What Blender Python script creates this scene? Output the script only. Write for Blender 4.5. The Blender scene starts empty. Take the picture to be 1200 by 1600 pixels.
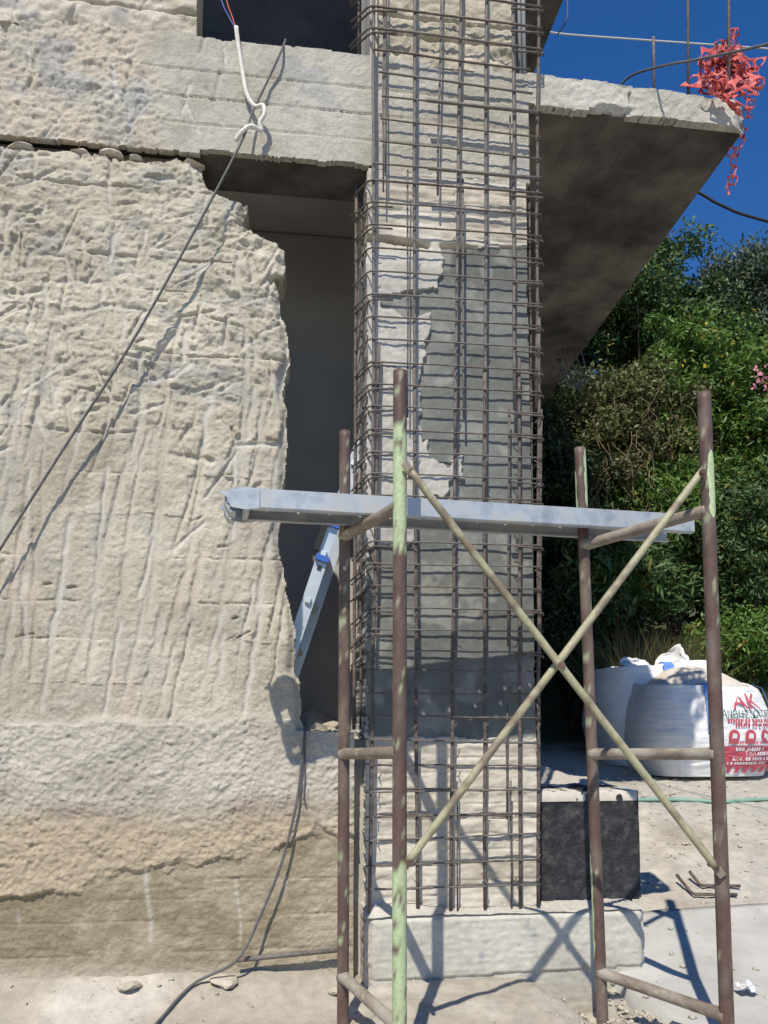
import bpy, bmesh, math, random
import numpy as np
from mathutils import Vector, Matrix
random.seed(7); rng = np.random.default_rng(11)
R = math.radians
scene = bpy.context.scene
COL = scene.collection

# ------------------------------------------------------------------ camera, sky, sun, exposure
F_PX, PPX, PPY = 1250.0, 600.0, 985.0          # focal length and principal point in photo pixels
YAW, PITCH = R(7.75), R(5.7)
CAM = np.array([0.0, -3.5, 1.2])
cd = bpy.data.cameras.new('camera'); cam = bpy.data.objects.new('camera', cd); COL.objects.link(cam)
cam.location = CAM; cam.rotation_euler = (R(90) + PITCH, 0, -YAW)
cd.sensor_fit = 'AUTO'; cd.sensor_width = 36; cd.lens = F_PX / 1600 * 36
cd.shift_y = (PPY - 800) / 1600; cd.clip_end = 3000; cd.clip_start = 0.05
scene.camera = cam

SUN_EL, SUN_AZ = 53.5, 20.5                     # light travels AZ to the right of +Y, going down
world = bpy.data.worlds.new('World'); scene.world = world; world.use_nodes = True
wn = world.node_tree.nodes; bg = wn['Background']
sky = wn.new('ShaderNodeTexSky'); sky.sky_type = 'NISHITA'; sky.sun_disc = False
sky.sun_elevation = R(SUN_EL); sky.sun_rotation = R(180 + SUN_AZ)
sky.altitude = 1500; sky.air_density = 1.0; sky.dust_density = 0.0; sky.ozone_density = 3.0
hs = wn.new('ShaderNodeHueSaturation'); hs.inputs['Saturation'].default_value = 1.3; hs.inputs['Hue'].default_value = 0.508
world.node_tree.links.new(sky.outputs[0], hs.inputs['Color'])
world.node_tree.links.new(hs.outputs[0], bg.inputs[0]); bg.inputs[1].default_value = 0.105
sd = bpy.data.lights.new('sun', 'SUN'); sd.energy = 3.9; sd.angle = R(0.55); sd.color = (1.0, 0.93, 0.82)
sun = bpy.data.objects.new('sun', sd); COL.objects.link(sun)
L = Vector((math.sin(R(SUN_AZ))*math.cos(R(SUN_EL)), math.cos(R(SUN_AZ))*math.cos(R(SUN_EL)), -math.sin(R(SUN_EL))))
sun.rotation_euler = L.to_track_quat('-Z', 'Y').to_euler(); sun.location = (-3, -8, 12)
vs = scene.view_settings; vs.view_transform = 'Standard'; vs.look = 'None'; vs.gamma = 1; vs.exposure = 0.45
vs.use_curve_mapping = False
scene.cycles.max_bounces = 6

# ------------------------------------------------------------------ pixel <-> world
fw = np.array([math.sin(YAW)*math.cos(PITCH), math.cos(YAW)*math.cos(PITCH), math.sin(PITCH)])
rt = np.array([math.cos(YAW), -math.sin(YAW), 0.0]); up = np.cross(rt, fw)
fh = np.array([math.sin(YAW), math.cos(YAW), 0.0])
def ray(px, py): return fw + (px-PPX)/F_PX*rt + (PPY-py)/F_PX*up
def onY(px, py, y=0.0):
    d = ray(px, py); return CAM + d*((y-CAM[1])/d[1])
def onZ(px, py, z):
    d = ray(px, py); return CAM + d*((z-CAM[2])/d[2])
def atD(px, py, dist):
    d = ray(px, py); return CAM + d*(dist/np.dot(d, fh))
def proj(x, y, z):
    dx, dy, dz = x-CAM[0], y-CAM[1], z-CAM[2]
    w = dx*fw[0]+dy*fw[1]+dz*fw[2]
    return PPX+F_PX*(dx*rt[0]+dy*rt[1])/w, PPY-F_PX*(dx*up[0]+dy*up[1]+dz*up[2])/w

# ------------------------------------------------------------------ noise
TAB = rng.random((256, 256))
def vn(x, y, s=0):
    x = np.asarray(x, float) + s*17.31; y = np.asarray(y, float) + s*41.77
    xi = np.floor(x).astype(int); yi = np.floor(y).astype(int); fx = x-xi; fy = y-yi
    fx = fx*fx*(3-2*fx); fy = fy*fy*(3-2*fy)
    a = TAB[xi & 255, yi & 255]; b = TAB[(xi+1) & 255, yi & 255]; c = TAB[xi & 255, (yi+1) & 255]; d = TAB[(xi+1) & 255, (yi+1) & 255]
    return (a*(1-fx)+b*fx)*(1-fy)+(c*(1-fx)+d*fx)*fy
def fbm(x, y, o=4, s=0, g=0.5):
    t = 0; a = 1; n = 0; ca, sa = math.cos(.7), math.sin(.7)
    for i in range(o):
        t = t+a*vn(x, y, s+i*3); n += a; a *= g; x, y = (x*ca-y*sa)*2.03, (x*sa+y*ca)*2.03
    return t/n
def sst(a, b, x):
    t = np.clip((x-a)/(b-a), 0, 1); return t*t*(3-2*t)
def lerpc(c0, c1, t): return c0+(c1-c0)*t[..., None]

# ------------------------------------------------------------------ materials
def nodes_of(name):
    m = bpy.data.materials.new(name); m.use_nodes = True
    nt = m.node_tree; return m, nt, nt.nodes, nt.links, nt.nodes['Principled BSDF']
def ramp(n, l, src, stops):
    r = n.new('ShaderNodeValToRGB'); e = r.color_ramp.elements
    while len(e) < len(stops): e.new(0.5)
    for k, (p, c) in enumerate(stops): e[k].position = p; e[k].color = (*c, 1) if len(c) == 3 else c
    l.new(src, r.inputs[0]); return r
def noise(n, l, scale, detail=5, rough=.6, vec=None):
    t = n.new('ShaderNodeTexNoise'); t.inputs['Scale'].default_value = scale; t.inputs['Detail'].default_value = detail; t.inputs['Roughness'].default_value = rough
    if vec is not None: l.new(vec, t.inputs['Vector'])
    return t
def nmat(name, c0, c1, scale=8, rough=.85, bump=.3, bscale=60, metal=0, spec=.3, c2=None, dist=.004):
    m, nt, n, l, b = nodes_of(name)
    g = n.new('ShaderNodeNewGeometry').outputs['Position']
    t = noise(n, l, scale, 6, .65, g)
    st = [(.3, c0), (.7, c1)] if c2 is None else [(.28, c0), (.5, c1), (.72, c2)]
    l.new(ramp(n, l, t.outputs['Fac'], st).outputs[0], b.inputs['Base Color'])
    b.inputs['Roughness'].default_value = rough; b.inputs['Metallic'].default_value = metal; b.inputs['Specular IOR Level'].default_value = spec
    if bump:
        t2 = noise(n, l, bscale, 5, .6, g); bp = n.new('ShaderNodeBump'); bp.inputs['Strength'].default_value = bump; bp.inputs['Distance'].default_value = dist
        l.new(t2.outputs['Fac'], bp.inputs['Height']); l.new(bp.outputs[0], b.inputs['Normal'])
    return m
def amat(name, rough=.92, vary=.25, nscale=40, bump=.5, bscale=140, dist=.004, spec=.2, metal=0):
    """colour from the mesh's own 'tint' attribute (stains, wear, patches), broken up by noise"""
    m, nt, n, l, b = nodes_of(name)
    a = n.new('ShaderNodeAttribute'); a.attribute_name = 'tint'
    g = n.new('ShaderNodeNewGeometry').outputs['Position']
    t = noise(n, l, nscale, 6, .7, g)
    r = ramp(n, l, t.outputs['Fac'], [(.25, (1-vary,)*3), (.75, (1+vary*.6,)*3)])
    mx = n.new('ShaderNodeMix'); mx.data_type = 'RGBA'; mx.blend_type = 'MULTIPLY'; mx.inputs[0].default_value = 1; mx.clamp_result = False
    l.new(a.outputs['Color'], mx.inputs[6]); l.new(r.outputs[0], mx.inputs[7]); l.new(mx.outputs[2], b.inputs['Base Color'])
    b.inputs['Roughness'].default_value = rough; b.inputs['Specular IOR Level'].default_value = spec; b.inputs['Metallic'].default_value = metal
    if bump:
        t2 = noise(n, l, bscale, 5, .65, g); bp = n.new('ShaderNodeBump'); bp.inputs['Strength'].default_value = bump; bp.inputs['Distance'].default_value = dist
        l.new(t2.outputs['Fac'], bp.inputs['Height']); l.new(bp.outputs[0], b.inputs['Normal'])
    return m
def leafmat(name):
    m, nt, n, l, b = nodes_of(name)
    a = n.new('ShaderNodeAttribute'); a.attribute_name = 'tint'
    l.new(a.outputs['Color'], b.inputs['Base Color']); b.inputs['Roughness'].default_value = .5; b.inputs['Specular IOR Level'].default_value = .35
    tr = n.new('ShaderNodeBsdfTranslucent'); l.new(a.outputs['Color'], tr.inputs[0])
    ms = n.new('ShaderNodeMixShader'); ms.inputs[0].default_value = .25
    l.new(b.outputs[0], ms.inputs[1]); l.new(tr.outputs[0], ms.inputs[2]); l.new(ms.outputs[0], n['Material Output'].inputs[0])
    return m
M = {}
M['wall'] = amat('hacked_masonry', .97, .24, 70, .8, 150, .007, .1)
M['conc'] = amat('formed_concrete', .92, .2, 26, .4, 160, .003)
M['tube'] = amat('worn_painted_steel', .55, .3, 70, .35, 220, .0015, .4)
M['leaf'] = leafmat('leaves')
M['ground'] = amat('dusty_ground', .97, .28, 18, .6, 90, .006)
M['bar'] = nmat('rusty_rebar', (.075, .058, .048), (.13, .105, .09), 40, .75, .5, 300, .2, .3, (.22, .19, .165), .002)
M['bar_grey'] = nmat('grey_rebar', (.10, .088, .078), (.16, .145, .13), 30, .7, .5, 300, .2, .3, (.23, .185, .15), .002)
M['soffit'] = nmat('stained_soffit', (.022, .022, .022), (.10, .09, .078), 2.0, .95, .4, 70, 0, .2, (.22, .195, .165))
M['interior'] = nmat('interior_plaster', (.38, .36, .32), (.48, .45, .40), 3, .95, .3, 50)
M['shade_int'] = nmat('shade_toned_plaster', (.05, .048, .045), (.09, .085, .08), 3, .95, .3, 50)  # plaster coloured dark to give the upper room its shade
M['bitumen'] = nmat('bitumen_coat', (.012, .012, .014), (.026, .027, .030), 16, .7, .9, 45, 0, .35, (.085, .085, .085), .012)
M['galv'] = nmat('galvanised_steel', (.27, .30, .33), (.43, .465, .49), 15, .5, .2, 120, .35, .45, (.50, .47, .40), .001)
M['alu'] = nmat('aluminium', (.55, .62, .66), (.70, .75, .78), 14, .4, .1, 120, .5, .5)
M['blue'] = nmat('blue_plastic', (.03, .10, .42), (.06, .17, .55), 12, .5, .1)
M['blackplastic'] = nmat('black_plastic', (.015, .015, .016), (.03, .03, .03), 20, .6, .1)
M['cable'] = nmat('grey_cable', (.07, .07, .07), (.14, .135, .13), 40, .6, .1)
M['cable_white'] = nmat('white_sheath', (.55, .52, .46), (.70, .67, .60), 30, .6, .1)
M['wire_red'] = nmat('red_wire', (.45, .08, .05), (.55, .12, .08), 20, .5, 0)
M['wire_blue'] = nmat('blue_wire', (.05, .10, .35), (.08, .15, .42), 20, .5, 0)
M['net'] = nmat('faded_red_net', (.30, .035, .03), (.48, .09, .08), 14, .6, .1, 60, 0, .3, (.68, .28, .25))
M['bag'] = nmat('woven_bag', (.66, .66, .66), (.80, .80, .80), 9, .6, .5, 420, 0, .35, None, .0015)
M['strap'] = nmat('blue_strap', (.10, .22, .55), (.16, .32, .68), 30, .7, .3, 300)
M['sand'] = nmat('white_sand', (.50, .45, .38), (.66, .60, .52), 30, .97, .8, 120)
M['red_print'] = nmat('red_print', (.42, .06, .09), (.50, .10, .13), 20, .6, .1)
M['green_print'] = nmat('green_print', (.02, .10, .08), (.03, .14, .10), 20, .6, .1)
M['white_print'] = nmat('white_print', (.62, .60, .60), (.72, .70, .70), 20, .6, .1)
M['hose'] = nmat('green_hose', (.16, .30, .24), (.22, .38, .31), 10, .5, .1)
M['stone'] = nmat('limestone', (.36, .32, .25), (.52, .47, .39), 9, .95, .8, 40, 0, .2, None, .01)
M['bark'] = nmat('bark', (.05, .035, .022), (.13, .095, .06), 12, .95, .8, 40, 0, .2, None, .01)
M['pvc'] = nmat('grey_pvc', (.26, .27, .27), (.34, .35, .35), 5, .5, .05)
M['pad'] = nmat('cement_pad', (.34, .33, .30), (.44, .43, .395), 2.6, .95, .6, 70, 0, .1, (.52, .505, .465))
M['paper'] = nmat('crumpled_paper', (.55, .55, .55), (.66, .66, .66), 10, .8, .1)

# ------------------------------------------------------------------ object helpers
def link(name, me, mat, parent=None):
    o = bpy.data.objects.new(name, me); COL.objects.link(o)
    if mat is not None and len(me.materials) == 0: me.materials.append(mat)
    if parent is not None: o.parent = parent
    return o
def tag(o, label=None, cat=None, group=None, kind=None):
    if label: o['label'] = label
    if cat: o['category'] = cat
    if group: o['group'] = group
    if kind: o['kind'] = kind
    return o
def empty(name, label=None, cat=None, group=None, loc=(0, 0, 0)):
    o = bpy.data.objects.new(name, None); COL.objects.link(o); o.empty_display_size = .1
    return tag(o, label, cat, group)
def mesh(name, V, Fc, smooth=False, tint=None):
    me = bpy.data.meshes.new(name)
    V = np.asarray(V, np.float32)
    if isinstance(Fc, np.ndarray):
        k = Fc.shape[1]; nf = len(Fc)
        me.vertices.add(len(V)); me.vertices.foreach_set('co', V.ravel())
        me.loops.add(nf*k); me.loops.foreach_set('vertex_index', Fc.astype(np.int32).ravel())
        me.polygons.add(nf); me.polygons.foreach_set('loop_start', np.arange(nf, dtype=np.int32)*k)
        me.update(calc_edges=True)
    else:
        me.from_pydata([tuple(map(float, v)) for v in V], [], [tuple(map(int, f)) for f in Fc]); me.update()
    if tint is not None:
        a = me.attributes.new('tint', 'FLOAT_COLOR', 'POINT')
        c = np.ones((len(V), 4), np.float32); c[:, :3] = tint; a.data.foreach_set('color', c.ravel())
    if smooth: me.polygons.foreach_set('use_smooth', np.ones(len(me.polygons), bool))
    return me
class MB:
    def __init__(s): s.v = []; s.f = []; s.t = []
    def add(s, V, Fc, tint=None):
        b = len(s.v); s.v += [tuple(map(float, p)) for p in V]; s.f += [tuple(int(i)+b for i in q) for q in Fc]
        s.t += [tuple(tint)]*len(V) if (tint is not None and np.ndim(tint) == 1) else ([tuple(x) for x in tint] if tint is not None else [(.5, .5, .5)]*len(V))
        return s
    def box(s, lo, hi, tint=None):
        x0, y0, z0 = lo; x1, y1, z1 = hi
        return s.add([(x0,y0,z0),(x1,y0,z0),(x1,y1,z0),(x0,y1,z0),(x0,y0,z1),(x1,y0,z1),(x1,y1,z1),(x0,y1,z1)],
              [(0,3,2,1),(4,5,6,7),(0,1,5,4),(1,2,6,5),(2,3,7,6),(3,0,4,7)], tint)
    def obox(s, c, ax, ay, az, hx, hy, hz, tint=None):
        c, ax, ay, az = map(np.asarray, (c, ax, ay, az)); V = []
        for k in (-1, 1):
            for (i, j) in ((-1,-1),(1,-1),(1,1),(-1,1)): V.append(c+ax*hx*i+ay*hy*j+az*hz*k)
        return s.add(V, [(0,3,2,1),(4,5,6,7),(0,1,5,4),(1,2,6,5),(2,3,7,6),(3,0,4,7)], tint)
    def tube(s, pts, r, seg=8, caps=True, tint=None, jit=0):
        pts = [np.asarray(p, float) for p in pts]; n = len(pts); rr = [r]*n if np.isscalar(r) else list(r)
        T = [pts[min(i+1, n-1)]-pts[max(i-1, 0)] for i in range(n)]; T = [t/(np.linalg.norm(t)+1e-12) for t in T]
        a = np.array([0, 0, 1.]) if abs(T[0][2]) < .9 else np.array([1., 0, 0]); N = np.cross(T[0], a); N /= np.linalg.norm(N)
        V = []
        for i in range(n):
            N = N-T[i]*np.dot(N, T[i]); N /= (np.linalg.norm(N)+1e-12); B = np.cross(T[i], N)
            for k in range(seg):
                q = 2*math.pi*k/seg; V.append(pts[i]+(N*math.cos(q)+B*math.sin(q))*rr[i]*(1+jit*(random.random()-.5)))
        Fc = [(i*seg+k, i*seg+(k+1) % seg, (i+1)*seg+(k+1) % seg, (i+1)*seg+k) for i in range(n-1) for k in range(seg)]
        if caps: Fc += [tuple(range(seg))[::-1], tuple((n-1)*seg+k for k in range(seg))]
        tt = tint
        if callable(tint): tt = tint(np.array(V))
        return s.add(V, Fc, tt)
    def mesh(s, name, smooth=False, tint=False):
        me = mesh(name, s.v, s.f, smooth, np.array(s.t) if tint else None)
        return me
    def build(s, name, mat, parent=None, smooth=False, tint=False):
        return link(name, s.mesh(name, smooth, tint), mat, parent)
def tubeobj(name, pts, r, mat, parent=None, seg=8, smooth=True, **k):
    return MB().tube(pts, r, seg, **k).build(name, mat, parent, smooth)
def spline(pts, n=8):
    P = [np.asarray(p, float) for p in pts]; P = [2*P[0]-P[1]]+P+[2*P[-1]-P[-2]]; out = []
    for i in range(1, len(P)-2):
        for k in range(n):
            t = k/n; a, b, c, d = P[i-1], P[i], P[i+1], P[i+2]
            out.append(.5*((2*b)+(-a+c)*t+(2*a-5*b+4*c-d)*t*t+(-a+3*b-3*c+d)*t**3))
    out.append(P[-2]); return out
def sheet(name, X, Z, Y, cells, mat, parent, tint, skirt=.2, smooth=True):
    """relief sheet on the x-z grid (Y = depth of each grid point) made solid by walls running back to y = skirt"""
    nz, nx = Y.shape
    ii, jj = np.nonzero(cells)
    if len(ii) == 0: return None
    q = np.stack([ii*nx+jj, ii*nx+jj+1, (ii+1)*nx+jj+1, (ii+1)*nx+jj], 1)
    used, inv = np.unique(q, return_inverse=True); q = inv.reshape(q.shape)
    zi, xi = used//nx, used % nx
    V = np.stack([X[xi], Y[zi, xi], Z[zi]], 1); T = tint[zi, xi]
    if skirt is not None:
        e = np.concatenate([q[:, [0, 1]], q[:, [1, 2]], q[:, [2, 3]], q[:, [3, 0]]]); key = np.sort(e, 1); k1 = key[:, 0].astype(np.int64)*len(V)+key[:, 1]
        _, idx, cnt = np.unique(k1, return_index=True, return_counts=True); be = e[idx[cnt == 1]]
        bv, inv = np.unique(be, return_inverse=True); be2 = inv.reshape(be.shape)
        rim = V[bv].copy(); n0 = len(V)+len(bv); mid = V[bv].copy(); mid[:, 1] = mid[:, 1]*.5+skirt*.5; mid[:, 0] += rng.normal(0, .004, len(mid)); mid[:, 2] += rng.normal(0, .004, len(mid)); bk = V[bv].copy(); bk[:, 1] = skirt
        r0 = len(V); V = np.concatenate([V, rim, mid, bk]); T = np.concatenate([T, T[bv], T[bv], T[bv]]); nb = len(bv)
        q = np.concatenate([q, np.stack([r0+be2[:, 1], r0+be2[:, 0], n0+be2[:, 0], n0+be2[:, 1]], 1), np.stack([n0+be2[:, 1], n0+be2[:, 0], n0+nb+be2[:, 0], n0+nb+be2[:, 1]], 1)])
    return link(name, mesh(name, V, q, smooth, T), mat, parent)

# ------------------------------------------------------------------ key levels (from the facade plane y = 0)
Z_BB = onY(500, 251)[2]; Z_BT = onY(500, 80)[2]; Z_SB = onY(850, 165)[2]
Z_FT = onY(780, 1428, -.13)[2]; Z_SILL = onY(510, 1143)[2]
X_CL = onY(569, 700)[0]; X_CR = onY(832, 800)[0]; X_SR = onY(1172, 165)[0]
X_WR = onY(553, 1300)[0]
Z_TOP = onY(600, -160)[2]

# ------------------------------------------------------------------ ground
def depth_of(x, y): return (x-CAM[0])*fh[0]+(y-CAM[1])*fh[1]
def gz(x, y):
    x = np.asarray(x, float); y = np.asarray(y, float); d = depth_of(x, y)
    ramp_ = .235*np.clip(d-3.5, 0, 2.6)+.12*np.clip(d-6.1, 0, 2)+.5*np.clip(d-8.6, 0, 6)+.05*np.clip(d-14, 0, 300)
    s = sst(1.15, 1.5, x)
    z = .03+ramp_*(.0+s)+.18*sst(14, 40, d)*0
    z = z+.05*(fbm(x*1.6, y*1.6, 4, 3)-.5)+.03*(fbm(x*7, y*7, 3, 8)-.5)*np.exp(-np.clip(d-4, 0, 9)*.3)
    # rough ledge in front of the footing, bank of dirt at the foot of the wall
    z = z+.05*sst(-.75, -.35, y)*sst(.25, .5, x)*(1-sst(1.0, 1.25, x))+.10*sst(-.28, 0.02, y)*(1-sst(.2, .42, x))
    z = z-.10*sst(1.17, 1.24, x)*(1-sst(1.34, 1.46, x))*sst(-.5, -.3, y)*(1-sst(.05, .2, y))
    return z
def build_ground():
    gx = np.concatenate([-np.geomspace(3, 900, 26)[::-1], np.arange(-2.95, 4.2, .03), np.geomspace(4.25, 900, 30)])
    gy = np.concatenate([-np.geomspace(4, 600, 20)[::-1], np.arange(-3.9, -1.6, .1), np.arange(-1.6, 4.5, .03), np.geomspace(4.55, 1500, 44)])
    X, Y = np.meshgrid(gx, gy); Zg = gz(X, Y)
    near = np.exp(-((X-1)**2+(Y+.2)**2)/6)
    Zg = Zg+.018*(fbm(X*22, Y*22, 3, 5)-.5)*(near > .05)
    d = depth_of(X, Y)
    n = fbm(X*2.5, Y*2.5, 5, 2)
    c = lerpc(np.array([.36, .325, .265]), np.array([.49, .455, .39]), sst(.3, .7, n))
    c = c*(.82+.36*fbm(X*9, Y*9, 4, 21))[..., None]; c = lerpc(c, np.array([.40, .385, .34]), .8*sst(1.2, 1.6, X)*sst(.4, .6, fbm(X*1.3, Y*1.3, 4, 12)))
    c = lerpc(c, np.array([.07, .075, .03]), sst(7.2, 8.2, d+1.2*(n-.5)))
    nx, ny = len(gx), len(gy)
    i, j = np.meshgrid(np.arange(ny-1), np.arange(nx-1), indexing='ij')
    q = np.stack([(i*nx+j), (i*nx+j+1), ((i+1)*nx+j+1), ((i+1)*nx+j)], -1).reshape(-1, 4)
    o = link('ground', mesh('ground', np.stack([X, Y, Zg], -1).reshape(-1, 3), q, True, c.reshape(-1, 3)), M['ground']); o['kind'] = 'structure'
build_ground()
def on_ground(px, py):
    d = ray(px, py); lo, hi = .5, 30
    for t in np.linspace(.5, 25, 600):
        p = CAM+d*t
        if p[2] < gz(p[0], p[1]): break
    return np.array([p[0], p[1], float(gz(p[0], p[1]))])

# ------------------------------------------------------------------ building
bld = empty('building', 'pale stone and concrete building under repair with hacked wall, column and slab', 'building')

def interp_edge(tab, py): a = np.array(tab, float); return np.interp(py, a[:, 0], a[:, 1])
EDGE = [(150, 305), (225, 310), (262, 312), (290, 325), (300, 345), (311, 368), (318, 386), (335, 381), (350, 380), (362, 400), (375, 430), (388, 446),
        (428, 444), (431, 424), (450, 434), (490, 438), (505, 448), (560, 450), (590, 445), (612, 441), (640, 448), (690, 447), (740, 445), (790, 438), (850, 436),
        (900, 443), (935, 450), (990, 462), (1050, 458), (1065, 470), (1141, 472), (1146, 553), (1640, 553)]
LIP = [(-400, 1400), (0, 1402), (60, 1392), (110, 1388), (230, 1362), (250, 1356), (300, 1346), (345, 1332), (365, 1346), (400, 1332), (470, 1312), (530, 1302), (600, 1300)]

class Relief:
    def __init__(s, X, Z):
        s.X, s.Z = X, Z; s.x, s.z = np.meshgrid(X, Z); s.h = np.zeros_like(s.x); s.smear = np.zeros_like(s.x); s.base = None
        s.px, s.py = proj(s.x, 0, s.z)
    def stroke(s, cx, cz, ang, ln, wd, dp, sm=0, sharp_up=True, bite=False):
        m = ln/2+wd*2
        i0, i1 = np.searchsorted(s.Z, [cz-m, cz+m]); j0, j1 = np.searchsorted(s.X, [cx-m, cx+m])
        if i1 <= i0 or j1 <= j0: return
        xx, zz = s.x[i0:i1, j0:j1]-cx, s.z[i0:i1, j0:j1]-cz
        wob = (fbm(s.x[i0:i1, j0:j1]*16, s.z[i0:i1, j0:j1]*16, 2, 4)-.5)*wd*.8
        a = xx*math.cos(ang)+zz*math.sin(ang); b = -xx*math.sin(ang)+zz*math.cos(ang)+wob
        u = -b/wd if sharp_up else b/wd
        prof = np.where(u < 0, np.clip(1+u*4.5, 0, 1), np.clip(1.25-u*1.25, 0, 1))
        t = a/ln
        if bite: fade = sst(.5, .44, t)*np.clip((t+.5)*1.25, 0, 1)**.8       # struck hard at one end, runs out at the other
        else: fade = 1-sst(.36, .5, np.abs(t))
        g = prof*fade
        if s.base is not None:
            k = .8*sst(.1, .45, g); hh = s.h[i0:i1, j0:j1]; s.h[i0:i1, j0:j1] = hh*(1-k)+s.base[i0:i1, j0:j1]*k
        s.h[i0:i1, j0:j1] -= dp*g
        if sm: s.smear[i0:i1, j0:j1] = np.maximum(s.smear[i0:i1, j0:j1], sm*sst(.35, .7, g))

def build_wall():
    X = np.concatenate([np.arange(-2.6, -1.42, .02), np.arange(-1.42, X_WR+.012, .0055)]); Z = np.arange(-.06, Z_BB+.02, .0055)
    r = Relief(X, Z); x, z, px, py = r.x, r.z, r.px, r.py
    zone_lo = sst(600, 760, py)                       # long parallel chisel flutes below, choppy ledges above
    # body roughness
    r.h += .026*(fbm(x*2.6, z*2.6, 3, 1)-.5); base0 = r.h.copy()
    ch = fbm(x*7+1.6*z, z*13, 4, 20); rid = 1-np.abs(2*fbm(x*9+2*z, z*14, 3, 44)-1)
    terr = np.floor(ch*7+fbm(x*30, z*30, 3, 4)*1.0)/7
    upz = (1-.88*zone_lo)*(.35+fbm(x*3, z*3, 2, 31))
    r.h += (.055*(terr-.5)+.030*(rid-.7))*upz
    r.h += .016*(fbm(x*30, z*34, 4, 7, .62)-.5)*(.8+.6*(1-zone_lo))
    r.h += .015*(fbm(x*62, z*62, 3, 9, .75)-.5)
    # courses and blocks
    jy = [180, 236, 292, 345, 400, 452, 487, 550, 610, 675, 740, 805, 870, 940, 1000, 1068, 1134]
    jz = np.array([onY(220, v)[2] for v in jy]); asc = jz[::-1]
    zz = z+.014*(fbm(x*6, z*3, 3, 14)-.5)*2
    course = np.clip(np.searchsorted(asc, zz.ravel()).reshape(zz.shape), 0, len(asc))
    vj = {}
    bid = np.zeros(x.shape, int); blk_h = np.zeros(x.shape); blk_t = np.zeros(x.shape)
    dv = np.full(x.shape, 1.0)
    for c in range(len(asc)+1):
        xs = [-2.9]
        while xs[-1] < .8: xs.append(xs[-1]+random.uniform(.26, .5))
        xs = np.array(xs); mk = course == c
        xq = x[mk]+.012*(vn(x[mk]*9, z[mk]*12, 6)-.5)*2
        k = np.searchsorted(xs, xq); bid[mk] = c*100+k
        rh = rng.normal(0, .0030, 60); rtn = rng.normal(0, .05, 60); blk_h[mk] = rh[k]; blk_t[mk] = rtn[k]
        dv[mk] = np.min(np.abs(xq[:, None]-xs[None, :]), 1)
    dh = np.min(np.abs(zz[..., None]-asc), -1)
    jm = sst(.48, .68, fbm(x*4.5, z*9, 3, 33)); jm2 = sst(.56, .74, fbm(x*7, z*5, 3, 37))
    r.h += blk_h
    r.h -= .022*jm*np.clip(1-dh/(.004+.005*jm), 0, 1)*(1-.45*zone_lo)+.012*jm2*np.clip(1-dv/.005, 0, 1)*(1-.6*zone_lo)
    # chisel strokes
    r.base = base0-.002
    zl0, zl1 = onY(200, 1120)[2], onY(200, 660)[2]
    fx = -2.55
    while fx < .36:                                    # flutes hang side by side, each a chain of long cuts
        cz = zl0+random.uniform(-.02, .06); lean = random.gauss(7, 4)
        while cz < zl1+.10:
            ln = random.uniform(.22, .6); xx = fx+(cz+ln/2-zl0)*math.tan(R(lean))*.6+random.gauss(0, .012)
            r.stroke(xx, cz+ln/2, R(90-lean-random.gauss(0, 2.5)), ln*1.25, random.uniform(.018, .042), random.uniform(.006, .017), random.choice([0, .3, .6, 1]), bite=random.random() < .5); cz += ln*random.uniform(.75, 1.1)
        fx += random.uniform(.055, .10)
    for k in range(7):
        r.stroke(random.uniform(-2.5, .2), random.uniform(zl0+.15, zl1), R(random.uniform(38, 62)), random.uniform(.2, .4), random.uniform(.014, .024), random.uniform(.010, .016), random.choice([0, .7]))
    zu1 = Z_BB-.05
    for k in range(420):
        cx = random.uniform(-2.5, .25); cz = random.uniform(zl1-.15, zu1); a = random.choice([90-random.gauss(6, 9), 90+random.gauss(14, 9), random.uniform(20, 70), random.gauss(4, 12), 90-random.gauss(5, 7)])
        r.stroke(cx, cz, R(a), random.uniform(.07, .26), random.uniform(.012, .034), random.uniform(.006, .018), random.choice([0, .5, 1]), bite=random.random() < .7)
    # gouges / holes
    for k in range(60):
        cx = random.uniform(-2.5, .25); cz = random.uniform(zl0+.3, zu1)
        r.stroke(cx, cz, R(random.choice([90, 80, 10, 0, 30])), random.uniform(.03, .09), random.uniform(.006, .012), random.uniform(.015, .03))
    r.h *= .70; r.base = None
    # lower render band: knobbly, light; then ragged lip; then the old foundation face
    lip = interp_edge(LIP, px)+66*(fbm(x*6, z*7, 5, 51, .62)-.5)
    band_y = 1128+26*(fbm(x*6, z*2, 3, 52)-.5)
    inband = sst(-8, 8, py-band_y); below = sst(-5, 5, py-lip)
    worm = np.abs(fbm(x*34+2*fbm(x*9, z*9, 2, 3), z*40, 3, 61)-.5)
    hb = .0035*(1-sst(0, .16, worm))*(2*fbm(x*7, z*7, 2, 64))-.006+.016*(fbm(x*28, z*34, 4, 65, .65)-.5)+.010*(fbm(x*65, z*65, 3, 68, .7)-.5)+.016*(fbm(x*5, z*6, 3, 62)-.5)+.004*(fbm(x*80, z*80, 2, 63)-.5)+.010
    hb = hb+.022*sst(1240, 1330, py)*(fbm(x*9, z*12, 4, 66)-.3)
    r.h = r.h*(1-inband)+hb*inband
    hf = -.004-.014*sst(.38, .6, fbm(x*3.5, x*0, 3, 75))+.014*(fbm(x*3, z*6, 4, 71)-.5)+.010*(fbm(x*26, z*50, 4, 72, .65)-.5)+.007*(fbm(x*60, z*60, 3, 73, .7)-.5)
    for v in (1378, 1408, 1440, 1493):
        zv = onY(200, v)[2]+.02*(fbm(x*2.5, x*0, 2, v)-.5); hf = hf-.005*np.clip(1-np.abs(z-zv)/.006, 0, 1)*sst(.4, .6, fbm(x*3, z*2, 2, v))
    hf = hf+.02*sst(1500, 1560, py)
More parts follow.
